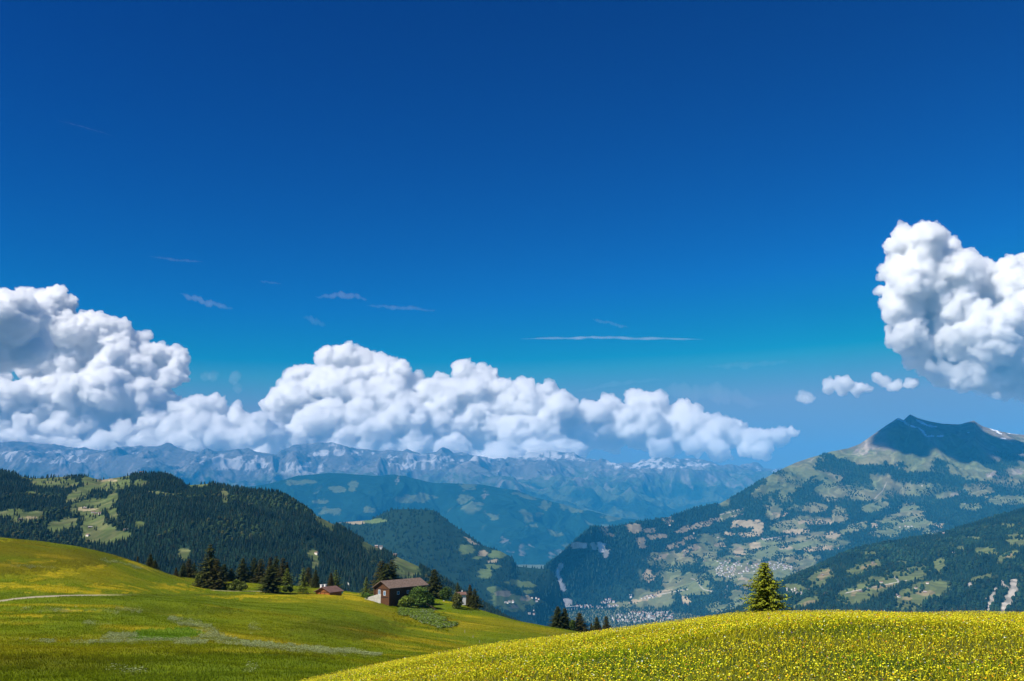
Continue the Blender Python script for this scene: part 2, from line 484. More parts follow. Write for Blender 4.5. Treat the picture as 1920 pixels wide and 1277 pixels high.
g4 = [(1562, 922, 20, 13), (1626, 927, 37, 10), (1707, 965, 20, 18), (1697, 982, 44, 11), (1717, 918, 27, 10), (1835, 918, 22, 10), (1889, 938, 34, 8), (1528, 952, 20, 7), (1575, 965, 10, 13), (1451, 959, 13, 13), (1436, 918, 24, 9, 25), (1485, 893, 44, 14, 22), (1394, 1040, 22, 11),
      (1518, 1019, 50, 12), (1451, 1029, 36, 17), (1256, 1049, 36, 13), (1319, 1034, 26, 11), (1406, 1036, 32, 14), (1256, 1076, 22, 7), (1300, 1088, 28, 11), (1265, 1094, 18, 16), (1300, 1107, 30, 8), (1397, 1094, 18, 9), (1387, 1122, 15, 13), (1162, 1134, 20, 5),
      (1420, 1072, 80, 16), (1200, 1152, 60, 9), (1850, 885, 60, 14, -8), (1480, 985, 30, 9, 10), (1660, 1000, 24, 6), (1330, 1010, 20, 8), (1600, 990, 24, 6, 15), (1500, 1050, 30, 9), (1640, 895, 24, 10), (1560, 880, 40, 8, 30),
      (1640, 950, 22, 8, 15), (1820, 950, 18, 6), (1370, 965, 18, 6, 20), (1345, 1055, 26, 8), (1470, 935, 12, 6), (1750, 1000, 20, 5), (1355, 1140, 26, 8)]
t4 = [(1394, 982, 22, 8), (1421, 988, 11, 14), (1530, 979, 34, 5), (1495, 996, 24, 4), (1405, 1003, 20, 5), (1559, 1003, 14, 7), (1417, 1023, 13, 8), (1532, 1029, 27, 5, 5), (1474, 1027, 9, 4), (1131, 992, 10, 4), (1140, 1002, 13, 4, -15), (1190, 990, 14, 8), (1216, 994, 13, 4),
      (1234, 1006, 17, 5), (1300, 988, 34, 5, 14), (1265, 1022, 20, 5, 12), (1297, 1028, 16, 6, 20), (1240, 1045, 10, 4, 20), (1384, 1037, 10, 9), (1215, 1080, 12, 11), (1253, 974, 8, 9), (1384, 964, 18, 2, 24), (1287, 1125, 8, 9), (1225, 1117, 30, 4, 18), (1188, 1128, 10, 4, 15), (1350, 1020, 12, 5), (1366, 1000, 10, 4),
      (1340, 975, 16, 3, 10), (1200, 1012, 8, 5), (1204, 1022, 6, 6), (1290, 1010, 12, 4, 15), (1465, 965, 12, 4), (1760, 985, 12, 4), (1640, 985, 10, 4), (1393, 1086, 12, 3)]
r4 = [(1087, 1023, 16, 6), (1113, 1024, 5, 7), (1127, 1026, 8, 10), (1136, 1038, 5, 9, -15), (1051, 1064, 4, 9, -12), (1045, 1078, 4, 9), (1050, 1093, 5, 11), (1056, 1100, 5, 8), (1060, 1130, 12, 8), (1184, 1118, 1.5, 4)]
r4b = [(1618, 842, 22, 8, 30), (1642, 838, 12, 4, 20), (1795, 928, 12, 6), (1900, 885, 20, 6), (1810, 935, 20, 8), (1870, 890, 20, 5)]
gm, tm, rm = blobs(mount, [(a_[0], a_[1], a_[2] * 1.18, a_[3] * 1.2) + tuple(a_[4:]) for a_ in g4], 1.25, 4), blobs(mount, t4, 1.0, 5), np.maximum(blobs(mount, r4, 0.5, 6), lines_mask(mount, [(1050, 1060), (1046, 1072), (1047, 1086), (1053, 1096), (1055, 1104)], 3.5, 1.0))
lower = sstep(878, 940, mount.py + fbm(mount.X, mount.Y, 900, 5, 82) * 46 - sstep(1500, 1350, mount.px) * -40)   # below the tree line
speck = sstep(0.30, 0.42, fbm(mount.X, mount.Y, 330, 5, 93))
wild = sstep(0.20, 0.34, fbm(mount.X, mount.Y, 620, 5, 97)) * (mount.px > 1180)
m_for = lower * (1 - np.maximum(np.maximum(gm, tm), np.maximum(rm, wild * 0.9)))
upw = (1 - lower) * sstep(0.02, 0.16, fbm(mount.X, mount.Y * 0.7, 520, 5, 99) - (900 - mount.py) / 300.0) * (mount.py > 848)
belt = blobs(mount, [(1500, 925, 90, 10, 38), (1640, 885, 60, 10, 10), (1600, 895, 40, 9, 30), (1740, 895, 50, 12), (1800, 905, 40, 14, -15), (1690, 890, 30, 9, -20), (1420, 935, 60, 14, 32), (1860, 915, 24, 7, -20)], 1.6, 15) * (1 - gm * 0.6)
m_for = np.clip(np.maximum(m_for, np.maximum(upw, belt)) * (1 - rm), 0, 1)
c = mixc(np.broadcast_to(C(0.115, 0.135, 0.06), mount.X.shape + (3,)), C(0.17, 0.16, 0.085), sstep(-0.2, 0.4, fbm(mount.X, mount.Y, 420, 5, 33)))
scree = sstep(0.0, 0.3, fbm(mount.X, mount.Y * 0.6, 420, 6, 44, 0.6) + (mount.Z - 620) / 900)
c = mixc(c, C(0.20, 0.175, 0.14), scree * sstep(300, 700, mount.Z))
c = mixc(c, C(0.29, 0.235, 0.145), tm)
crk = sstep(-0.35, 0.25, fbm(mount.X, mount.Y * 0.4, 90, 5, 161, 0.65))
c = mixc(c, C(0.68, 0.64, 0.60), rm * (0.55 + 0.45 * crk))
c = mixc(c, C(0.26, 0.22, 0.19), blobs(mount, r4b, 1.2, 7) * (0.3 + 0.7 * crk))
sn4 = blobs(mount, [(1690, 788, 10, 2, -35), (1728, 792, 14, 1.8, -25), (1745, 798, 12, 2, -15), (1728, 808, 14, 1.5, -35), (1745, 818, 7, 2), (1712, 800, 5, 1.5, -20), (1863, 806, 16, 1.3, -28), (1786, 793, 14, 1.2), (1895, 812, 14, 1.2, -14), (1763, 817, 6, 1.5), (1880, 822, 5, 1), (1815, 810, 4, 1), (1700, 795, 6, 1.2, -30)], 0.5, 18)
c = mixc(c, C(0.8, 0.82, 0.86), sn4)
c = mixc(c, C(0.012, 0.030, 0.018), m_for)
lanes = np.zeros_like(mount.px)
for L_ in ([(1296, 1084), (1306, 1088), (1312, 1098), (1320, 1106), (1338, 1109)], [(1364, 1094), (1362, 1108), (1358, 1124)], [(1226, 1118), (1250, 1112), (1290, 1105)], [(1350, 965), (1400, 952)], [(1430, 1012), (1470, 1006), (1500, 1000)], [(1040, 1150), (1055, 1142), (1068, 1132)], [(1640, 935), (1655, 920), (1662, 905)]):
    lanes = np.maximum(lanes, lines_mask(mount, L_, 0.9, 0.6))
c = mixc(c, C(0.36, 0.33, 0.28), lanes * 0.8)
c = c * (1 + 0.55 * fbm(mount.X, mount.Y * 0.6, 240, 5, 170, 0.6) * sstep(350, 800, mount.Z))[..., None]
ft = np.floor((fbm(mount.X, mount.Y, 420, 3, 151) + 1) * 9)
c = c * (0.72 + 0.56 * (_h(ft.astype(int), ft.astype(int) * 0 + 5) / 4294967296.0))[..., None]
fan_mesh(mount, mat_land, c)

# ---- the nearer wooded slope running down from the right
def relief5(X, Y, Z, t):
    w_ = np.sin(np.pi * np.clip(t, 0, 1)) ** 0.7 * 0.85 + 0.15
    return fbm(X, Y, 520, 6, 52, 0.5) * 52 * w_
slope5 = fan('wooded_slope', [
    [(-300, 1500, 3400), (1150, 1260, 3600), (1350, 1205, 3700), (1500, 1190, 3700), (1920, 1185, 3600), (2500, 1185, 3500)],
    [(-300, 1480, 3700), (1150, 1240, 3900), (1350, 1175, 4100), (1500, 1120, 4200), (1650, 1080, 4300), (1800, 1060, 4300), (1920, 1040, 4300), (2500, 1010, 4300)],
    [(-300, 1460, 4200), (1150, 1235, 4400), (1300, 1175, 4500), (1370, 1148, 4600), (1420, 1125, 4700), (1450, 1102, 4800), (1480, 1086, 4900), (1520, 1068, 5000), (1570, 1045, 5100), (1605, 1030, 5200), (1650, 1022, 5200), (1700, 1012, 5200), (1770, 1000, 5300),
     (1820, 985, 5400), (1850, 975, 5400), (1890, 965, 5500), (1920, 955, 5500), (2100, 910, 5600), (2500, 860, 5600)],
], 1500, (130, 110), (900, 0.4), relief5)
g5 = [(1626, 1063, 27, 7, 10), (1539, 1083, 22, 11, 30), (1707, 1078, 30, 11, 15), (1653, 1093, 42, 10, 12), (1613, 1114, 38, 12, 12), (1737, 1107, 38, 13, 12), (1707, 1126, 24, 16), (1848, 1034, 20, 6), (1905, 1012, 18, 10), (1889, 1043, 20, 6, 20), (1512, 1130, 22, 5, 20), (1491, 1104, 16, 8), (1762, 1060, 9, 11),
      (1630, 1038, 14, 3), (1598, 1072, 12, 4), (1828, 1010, 14, 3), (1890, 985, 14, 3), (1840, 1083, 22, 3, 15), (1760, 1098, 14, 7), (1450, 1125, 14, 6, 20), (1690, 1055, 10, 3), (1800, 1028, 9, 3)]
t5 = [(1628, 1062, 16, 3, 14), (1545, 1078, 14, 6, 40), (1735, 1112, 16, 5), (1655, 1100, 22, 3, 12), (1700, 1122, 10, 4), (1893, 1042, 10, 3, 20), (1517, 1130, 14, 3, 20), (1602, 1112, 10, 4, 30)]
r5 = [(1900, 1093, 6, 8), (1903, 1102, 6, 10), (1898, 1112, 6, 10), (1891, 1126, 5, 12, 14), (1884, 1138, 5, 10, 20), (1880, 1096, 3, 4), (1865, 1112, 2, 5, 20), (1860, 1122, 4, 8, 12), (1855, 1136, 4, 8), (1820, 1098, 4, 6, 15), (1819, 1095, 3, 3), (1850, 1122, 3, 2)]
m5g, m5t, m5r = blobs(slope5, [(a_[0], a_[1], a_[2] * 1.15, a_[3] * 1.35) + tuple(a_[4:]) for a_ in g5], 0.9, 24), blobs(slope5, t5, 0.8, 25), np.maximum(blobs(slope5, r5, 0.35, 26), np.maximum(lines_mask(slope5, [(1903, 1092), (1900, 1105), (1893, 1120), (1884, 1140), (1880, 1155)], 6.5, 1.2), np.maximum(lines_mask(slope5, [(1880, 1090), (1882, 1098), (1890, 1102)], 3, 1), lines_mask(slope5, [(1866, 1104), (1862, 1118), (1856, 1130), (1854, 1145)], 3, 1.2))))
c = mixc(np.broadcast_to(C(0.012, 0.03, 0.017), slope5.X.shape + (3,)), C(0.10, 0.12, 0.04), m5g)
c = mixc(c, C(0.20, 0.165, 0.08), np.minimum(m5t, m5g))
c = mixc(c, C(0.36, 0.32, 0.27), m5r * (0.6 + 0.4 * sstep(-0.3, 0.2, fbm(slope5.X, slope5.Y, 30, 4, 163))))
m5_for = 1 - np.maximum(m5g, m5r)
lanes = np.maximum(lines_mask(slope5, [(1678, 1082), (1684, 1089), (1690, 1096)], 1.3, 0.2), lines_mask(slope5, [(1585, 1112), (1620, 1104), (1660, 1096), (1700, 1088)], 0.7, 0.6))
c = mixc(c, C(0.45, 0.42, 0.38), lanes * 0.8)
ft = np.floor((fbm(slope5.X, slope5.Y, 260, 3, 152) + 1) * 9)
c = c * (0.75 + 0.5 * (_h(ft.astype(int), ft.astype(int) * 0 + 6) / 4294967296.0))[..., None]
fan_mesh(slope5, mat_land, c)

# ---- the forested hills on the left
def relief6(X, Y, Z, t):
    w_ = np.sin(np.pi * np.clip(t, 0, 1)) ** 0.7 * 0.85 + 0.15
    return fbm(X, Y, 420, 5, 66, 0.5) * 34 * w_ - np.exp(-((X / Y + 0.425) / 0.05) ** 2) * 20 * w_
hills = fan('forested_hills', [
    [(-500, 1150, 1500), (0, 1150, 1500), (500, 1180, 1600), (900, 1215, 1800), (1050, 1225, 1950), (1200, 1300, 1950), (2300, 1600, 1900)],
    [(-500, 1010, 2000), (0, 1010, 2000), (180, 1015, 1950), (300, 1010, 1950), (450, 1020, 1950), (600, 1050, 1950), (700, 1080, 1950), (800, 1130, 1980), (900, 1170, 2050), (1050, 1220, 2080), (1200, 1290, 2050), (2300, 1590, 2000)],
    [(-500, 930, 2500), (0, 930, 2500), (170, 945, 2350), (260, 930, 2300), (450, 950, 2300), (600, 1000, 2250), (700, 1045, 2200), (800, 1090, 2180), (900, 1140, 2180), (1050, 1213, 2180), (1200, 1285, 2150), (2300, 1585, 2100)],
    [(-500, 860, 3000), (-100, 872, 3000), (0, 882, 2950), (25, 886, 2950), (40, 893, 2900), (60, 896, 2900), (110, 893, 2900), (160, 890, 2900), (190, 898, 2900), (230, 893, 2850), (262, 889, 2800), (310, 890, 2700), (340, 903, 2650), (350, 910, 2650),
     (395, 908, 2600), (430, 915, 2550), (470, 921, 2500), (520, 923, 2450), (555, 942, 2430), (590, 965, 2400), (640, 992, 2380), (700, 1025, 2350), (760, 1050, 2320), (800, 1068, 2300), (850, 1098, 2300), (900, 1128, 2280), (950, 1160, 2260), (1000, 1185, 2250),
     (1050, 1210, 2250), (1200, 1282, 2200), (2300, 1580, 2150)],
], 1500, (60, 70, 90), (700, 0.35), relief6)
g6 = [(100, 906, 38, 7), (200, 905, 40, 11), (147, 927, 22, 8, 25), (167, 950, 33, 10, 12), (174, 984, 18, 24), (187, 1002, 30, 14), (50, 970, 28, 7, 10), (17, 962, 22, 5, 12), (117, 985, 26, 8, 15), (264, 907, 12, 5), (368, 908, 22, 5), (421, 932, 6, 10), (229, 1005, 13, 7), (261, 984, 7, 5), (345, 1039, 10, 8),
      (588, 1041, 9, 7), (590, 1052, 5, 10), (604, 975, 16, 6, -38), (618, 984, 10, 5, -35), (700, 1024, 20, 7), (746, 1028, 24, 4), (760, 1064, 22, 18), (752, 1038, 8, 8), (770, 1036, 3, 14), (112, 891, 30, 3), (212, 935, 10, 7, 50), (205, 955, 8, 16, 35), (60, 895, 22, 3), (300, 925, 24, 2, -8), (690, 1012, 20, 3, -20),
      (155, 890, 12, 3), (60, 925, 10, 3), (480, 1000, 5, 3), (230, 890, 16, 3)]
t6 = [(748, 1027, 20, 3, -6), (165, 955, 20, 3), (200, 900, 20, 3), (60, 972, 12, 3)]
m6g = blobs(hills, [(a_[0], a_[1], a_[2] * 1.2, a_[3] * 1.45) + tuple(a_[4:]) for a_ in g6], 0.75, 34)
c = mixc(np.broadcast_to(C(0.012, 0.03, 0.017), hills.X.shape + (3,)), C(0.080, 0.105, 0.032), m6g)
c = mixc(c, C(0.14, 0.14, 0.06), m6g * sstep(0.0, 0.3, fbm(hills.X, hills.Y, 60, 4, 3)) * 0.6)
c = mixc(c, C(0.27, 0.23, 0.13), blobs(hills, t6, 0.8) * m6g)
m6_for = 1 - m6g
ft = np.floor((fbm(hills.X, hills.Y, 260, 3, 152) + 1) * 9)
c = c * (0.75 + 0.5 * (_h(ft.astype(int), ft.astype(int) * 0 + 6) / 4294967296.0))[..., None]
fan_mesh(hills, mat_land, c)

# ------------------------------------------------------------------ woods: past counting, one mesh of real trees per hillside
def cone_proto(tiers, sides):
    V, Fc, sh = [], [], []
    for k in range(tiers):
        z0 = k / tiers * 0.78 + 0.02
        z1 = min(1.0, z0 + 1.25 / tiers) if k < tiers - 1 else 1.0
        r0 = 0.5 * (1 - z0) ** 0.85
        b = len(V)
        for j in range(sides):
            a = 2 * math.pi * (j + 0.5 * (k % 2)) / sides
            rr = r0 * (0.75 + 0.5 * random.random())
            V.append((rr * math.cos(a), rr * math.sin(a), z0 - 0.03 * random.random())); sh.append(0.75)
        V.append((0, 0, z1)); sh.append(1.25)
        Fc += [(b + j, b + (j + 1) % sides, b + sides) for j in range(sides)]
    return np.array(V), np.array(Fc), np.array(sh)

def round_proto():
    V, Fc = [], []
    sides = 6
    for k, (r, z) in enumerate(((0.32, 0.08), (0.5, 0.42), (0.36, 0.78))):
        for j in range(sides):
            a = 2 * math.pi * (j + 0.5 * (k % 2)) / sides
            q = r * (0.8 + 0.4 * random.random())
            V.append((q * math.cos(a), q * math.sin(a), z))
    V.append((0, 0, 1.0))
    for k in range(2):
        for j in range(sides):
            a, b, c_, d = k * sides + j, k * sides + (j + 1) % sides, (k + 1) * sides + j, (k + 1) * sides + (j + 1) % sides
            Fc += [(a, b, c_), (b, d, c_)]
    Fc += [(12 + j, 12 + (j + 1) % sides, 18) for j in range(sides)]
    return np.array(V), np.array(Fc), np.ones(len(V))

def wood(name, label, g, mask, n, h, proto, base, width=(0.38, 0.55), most_t=1.03, var=0.5, clump=120, tlo=0.0):
    m = np.where((g.t <= most_t) & (g.t >= tlo) & (np.abs(g.X / g.Y) < 0.80), mask, 0)
    m = np.where(m > 0.45, m, 0)
    vis = (g.py < 1215)
    P, r, c_ = scatter(g, m * vis, n)
    H = h * (0.65 + 0.55 * rng.random(n)) * (1 + 0.25 * fbm(P[:, 0], P[:, 1], clump, 2, 5))
    W = H * rng.uniform(*width, n)
    tone = 1 + var * fbm(P[:, 0], P[:, 1], clump, 3, 9) * 1.6 + rng.normal(0, var * 0.5, n)
    cols = base[None] * np.clip(tone, 0.35, 2.2)[:, None]
    warm = (rng.random(n) < 0.14)[:, None]
    cols = np.where(warm, cols * C(1.9, 1.2, 0.9), cols)
    P[:, 2] -= H * 0.06
    return tag(instances(name, proto[0], proto[1], P, np.stack((W, W, H), -1), rng.random(n) * 6.28, cols, mat_forest, proto[2]), label, 'forest', kind='stuff')

p_fir, p_small, p_round = cone_proto(3, 6), cone_proto(1, 5), round_proto()
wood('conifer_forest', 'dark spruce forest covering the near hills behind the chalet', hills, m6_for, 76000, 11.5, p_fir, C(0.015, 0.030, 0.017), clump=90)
wood('mixed_forest', 'lighter broadleaf trees growing among the spruces on the near hills', hills, m6_for * (fbm(hills.X, hills.Y, 260, 5, 71) > 0.02) * (hills.py > 930), 6500, 10, p_round, C(0.028, 0.046, 0.016), (0.7, 1.0))
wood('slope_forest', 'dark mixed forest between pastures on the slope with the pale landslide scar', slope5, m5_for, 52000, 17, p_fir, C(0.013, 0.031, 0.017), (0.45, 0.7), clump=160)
wood('slope_broadleaf_forest', 'rounded broadleaf woods below the pastures of the landslide slope', slope5, m5_for * (fbm(slope5.X, slope5.Y, 420, 4, 73) > 0.0), 9000, 17, p_round, C(0.017, 0.038, 0.016), (0.8, 1.15), clump=160)
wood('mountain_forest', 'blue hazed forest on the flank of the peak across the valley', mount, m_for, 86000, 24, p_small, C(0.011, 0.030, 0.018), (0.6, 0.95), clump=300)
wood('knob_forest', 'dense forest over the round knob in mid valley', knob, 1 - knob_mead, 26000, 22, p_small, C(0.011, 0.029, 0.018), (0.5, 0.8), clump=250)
# single bushes and hedges on the pastures
wood('pasture_trees', 'scattered hedges and small trees on the far farm pastures', mount, (np.maximum(gm, tm) > 0.6) * (mount.py > 900) * (1 - blobs(mount, [(1408, 1068, 80, 17)], 0.3)) * (fbm(mount.X, mount.Y, 150, 4, 88) > 0.10), 5500, 13, p_round, C(0.02, 0.04, 0.016), (0.8, 1.2), clump=300)

wood('slope_pasture_trees', 'single trees and hedges on the pastures of the landslide slope', slope5, (m5g > 0.6) * (fbm(slope5.X, slope5.Y, 110, 4, 87) > 0.12), 520, 13, p_round, C(0.017, 0.038, 0.014), (0.7, 1.1), clump=200)
wood('hill_pasture_trees', 'single spruces on the clearings of the near hills', hills, (m6g > 0.6) * (fbm(hills.X, hills.Y, 80, 4, 86) > 0.10), 420, 10, p_fir, C(0.018, 0.032, 0.015), (0.4, 0.6), clump=100)
# ------------------------------------------------------------------ air
hz = mesh_np('haze', C([-26000, -3000, -771], [26000, -3000, -771], [26000, 34500, -771], [-26000, 34500, -771], [-26000, -3000, 2300], [26000, -3000, 2300], [26000, 34500, 2300], [-26000, 34500, 2300]),
             np.array([[0, 3, 2, 1], [4, 5, 6, 7], [0, 1, 5, 4], [1, 2, 6, 5], [2, 3, 7, 6], [3, 0, 4, 7]]), bpy.data.materials.new('air'))
hm = hz.data.materials[0]; hm.use_nodes = True
t_ = hm.node_tree
for n in list(t_.nodes):
    if n.type == 'BSDF_PRINCIPLED': t_.nodes.remove(n)
pv = t_.nodes.new('ShaderNodeVolumePrincipled')
pv.inputs['Color'].default_value = (0.04, 0.45, 0.97, 1)
pv.inputs['Absorption Color'].default_value = (0, 0, 0, 1)
pv.inputs['Density'].default_value = 3.1e-5
pv.inputs['Anisotropy'].default_value = -0.3
t_.links.new(pv.outputs[0], t_.nodes['Material Output'].inputs['Volume'])
hz['kind'] = 'stuff'; hz['label'] = 'pale blue haze filling the valley'
# ================================================================== CLOUDS, beyond and above the haze
def ico(sub):
    import bmesh
    b = bmesh.new(); bmesh.ops.create_icosphere(b, subdivisions=sub, radius=1)
    V = np.array([v.co[:] for v in b.verts]); Fc = np.array([[v.index for v in f.verts] for f in b.faces]); b.free()
    return V, Fc
ICO1 = ico(2)
def vol_mat(name, dens, color=(1, 1, 1), g_=0.0):
    m = bpy.data.materials.new(name); m.use_nodes = True
    t = m.node_tree
    for n in list(t.nodes):
        if n.type == 'BSDF_PRINCIPLED': t.nodes.remove(n)
    p = t.nodes.new('ShaderNodeVolumePrincipled')
    p.inputs['Color'].default_value = (*color, 1); p.inputs['Density'].default_value = dens; p.inputs['Anisotropy'].default_value = g_
    p.inputs['Absorption Color'].default_value = (1, 1, 1, 1)
    t.links.new(p.outputs[0], t.nodes['Material Output'].inputs['Volume'])
    return m
mat_cloud = vol_mat('cloud_vapour', 0.018, g_=0.72)
mat_fringe = vol_mat('fringe_vapour', 0.0045, g_=0.3)
mat_shade = vol_mat('dense_vapour', 0.026)
mat_thin = vol_mat('thin_vapour', 0.0016)
mat_cirrus = vol_mat('ice_vapour', 0.00025)

def cloud(name, label, puffs, D, base_py, seed, mat=None, kids=20, grand=6, voxel=62.0, depth=1.0, flat=0.15, amp=1.0, fringe=True):
    rs = np.random.default_rng(seed)
    c0, r0 = [], []
    for px, py, r in puffs:
        Rw = r * D / 1905.0
        d = D + rs.uniform(-0.6, 1.0) * Rw * depth + rs.uniform(-1, 1) * 500 * depth - (1300 if (r < 21 and py > 800 and D > 40000) else 0) - (max(0, py - 690) * 20 if D > 40000 else 0)
        c0.append(at(px, py, d)); r0.append(Rw * 0.92)
        if r > 26:                                 # thickness behind the front lobes
            c0.append(at(px, py + r * 0.3, d + Rw * 0.9)); r0.append(Rw * 0.9)
    def children(c, r, n, lo, hi, out):
        c, r = np.array(c), np.array(r)
        v = rs.normal(size=(len(c), n, 3)); v[..., 2] = np.abs(v[..., 2]) * 0.9 - 0.35; v[..., 1] -= 0.45
        v /= np.linalg.norm(v, axis=-1, keepdims=True)
        cc = c[:, None] + v * r[:, None, None] * out
        rr = r[:, None] * rs.uniform(lo, hi, (len(c), n))
        return cc.reshape(-1, 3), rr.ravel()
    c1, r1 = children(c0, r0, kids, 0.16, 0.40, 0.88)
    c2, r2 = children(c1, r1, grand, 0.28, 0.5, 0.92)
    keep = r2 > voxel * 0.9
    c2, r2 = c2[keep], r2[keep]
    cs = np.vstack((np.array(c0), c1, c2)); rr = np.concatenate((r0, r1, r2))
    V = (ICO1[0][None] * rr[:, None, None] + cs[:, None]).reshape(-1, 3)
    Fc = (ICO1[1][None] + (np.arange(len(cs)) * len(ICO1[0]))[:, None, None]).reshape(-1, 3)
    zb = us(960, base_py)[1] * D
    V[:, 2] = np.where(V[:, 2] < zb, zb + (V[:, 2] - zb) * flat, V[:, 2])
    o = mesh_np(name, V, Fc, mat or mat_cloud)
    big = D / 40000.0
    for step, vox, octs in ((0, voxel * 1.35, ((1000, 120), (520, 95), (270, 60))), (1, voxel, ((190, 60), (95, 52), (52, 26)))):
        md = o.modifiers.new('r', 'REMESH'); md.mode = 'VOXEL'; md.voxel_size = vox
        me = bpy.data.meshes.new_from_object(o.evaluated_get(bpy.context.evaluated_depsgraph_get()))
        o.modifiers.clear(); old = o.data; o.data = me; bpy.data.meshes.remove(old)
        n = len(me.vertices)
        co = np.empty(n * 3, np.float32); me.vertices.foreach_get('co', co); co = co.reshape(-1, 3).astype(float)
        no = np.empty(n * 3, np.float32); me.vertices.foreach_get('normal', no); no = no.reshape(-1, 3)
        if step == 0:                                 # pull the round lobes out of shape
            for sc_, a_ in ((1100, 210), (480, 130), (230, 60)):
                co += np.stack([noise3(co / (sc_ * big) + 31 * k + seed, seed + k) for k in range(3)], -1) * a_ * big * amp
        d = 0
        for sc_, a_ in octs:
            q = noise3(co / (sc_ * big) + seed, seed)
            d = d + (0.75 - 1.7 * np.abs(q)) * a_ * big * amp
        d = np.maximum(d, -60 * big)
        if step == 0:
            wisp = noise3(co / (700 * big) - seed, seed + 3)
            d = d + np.clip(wisp - 0.5, 0, 1) * 300 * big * amp
        co += no * (d * sstep(-1, 0.1, no[:, 2]))[:, None]
        me.vertices.foreach_set('co', co.astype(np.float32).ravel())
        me.update()
    me.polygons.foreach_set('use_smooth', np.ones(len(me.polygons), bool))
    if not me.materials: me.materials.append(mat or mat_cloud)
    me.update()
    fringe = fringe and mat is None
    if fringe:                                        # torn thin vapour round the dense core
        f = bpy.data.objects.new('fringe', o.data.copy()); COL.objects.link(f)
        me = f.data; n = len(me.vertices)
        c2 = co + no * ((noise3(co / (330 * big), seed + 7) * 110 + noise3(co / (150 * big), seed + 8) * 120 + noise3(co / (70 * big), seed + 9) * 95 + 45) * big)[:, None]
        me.vertices.foreach_set('co', c2.astype(np.float32).ravel())
        me.materials.clear(); me.materials.append(mat_fringe)
        md = f.modifiers.new('r', 'REMESH'); md.mode = 'VOXEL'; md.voxel_size = voxel * 1.15
        m2 = bpy.data.meshes.new_from_object(f.evaluated_get(bpy.context.evaluated_depsgraph_get()))
        f.modifiers.clear(); f.data = m2; bpy.data.meshes.remove(me); f.parent = o
        if not m2.materials: m2.materials.append(mat_fringe)
        m2.polygons.foreach_set('use_smooth', np.ones(len(m2.polygons), bool))
    return tag(o, label, 'cloud', None)

cloud('cumulus_cloud', 'rounded grey bottomed cloud floating in front of the tall white cumulus tower', [(20, 600, 56), (50, 640, 42), (-30, 620, 58), (0, 650, 48), (20, 575, 30), (58, 665, 28)], 36500, 690, 3, voxel=36)
cloud('cumulus_cloud', 'tall white cumulus tower sloping down above the forested hills', [(40, 558, 20), (95, 578, 36), (75, 600, 40), (130, 620, 42), (170, 628, 44), (215, 650, 50), (265, 685, 45), (310, 682, 34), (336, 688, 16), (320, 710, 24), (230, 710, 60), (150, 690, 60), (80, 660, 50), (190, 755, 66), (270, 755, 44),
     (120, 770, 56), (50, 770, 50), (-10, 765, 50), (-50, 720, 50), (0, 815, 26), (50, 808, 20), (110, 815, 28), (180, 818, 26), (240, 818, 26), (290, 800, 30), (40, 850, 40), (120, 855, 36), (200, 855, 36), (280, 850, 36)], 45000, 880, 5, voxel=36)
cloud('cumulus_cloud', 'low lumpy cumulus between the tall tower and the broad double humped cloud', [(345, 775, 18), (370, 765, 16), (400, 768, 18), (440, 785, 20), (470, 800, 24), (400, 805, 24), (340, 800, 26), (350, 845, 34), (420, 850, 34), (490, 850, 34), (500, 802, 20), (448, 822, 15), (408, 824, 18), (370, 815, 20), (325, 810, 25), (520, 815, 18), (480, 828, 16)], 40500, 890, 7, voxel=44)
cloud('cumulus_cloud', 'broad white cumulus with two humps above the rocky summits', [(608, 672, 16), (640, 688, 32), (690, 690, 30), (660, 700, 32), (565, 718, 24), (545, 745, 30), (735, 708, 30), (760, 735, 28), (600, 740, 45), (660, 750, 50), (720, 760, 50), (790, 748, 22), (540, 785, 34), (560, 845, 40), (640, 850, 40), (720, 850, 42), (790, 850, 40), (600, 795, 40), (680, 800, 45), (760, 800, 40), (515, 770, 20), (740, 780, 18), (770, 812, 16), (600, 812, 26), (700, 815, 20)],
      41500, 890, 9, voxel=36)
cloud('cumulus_cloud', 'white cumulus with a thin curling horn on its top', [(858, 678, 7), (872, 690, 13), (888, 704, 20), (845, 722, 24), (905, 722, 26), (930, 740, 26), (885, 750, 45), (825, 758, 28), (830, 800, 38), (900, 800, 40), (955, 768, 28), (996, 716, 10), (985, 732, 16), (1030, 738, 20), (1000, 775, 36), (1045, 785, 28), (960, 815, 30), (1058, 760, 18), (1020, 812, 24), (860, 860, 36), (930, 865, 34), (1000, 862, 30), (1060, 855, 26)],
      41000, 890, 11, voxel=36)
cloud('cumulus_cloud', 'long low cumulus whose puffs shrink away towards the big peak', [(1185, 748, 14), (1210, 765, 28), (1150, 772, 24), (1110, 788, 22), (1240, 785, 28), (1285, 778, 20), (1310, 798, 22), (1260, 810, 30), (1200, 805, 35), (1140, 812, 28), (1350, 802, 14), (1386, 800, 12), (1370, 820, 18), (1415, 826, 16), (1455, 828, 15), (1474, 824, 8), (1330, 832, 18), (1430, 842, 13),
      (1090, 825, 24), (1390, 842, 14), (1350, 845, 14), (1300, 845, 14), (1240, 842, 18)], 42000, 868, 13, voxel=36)
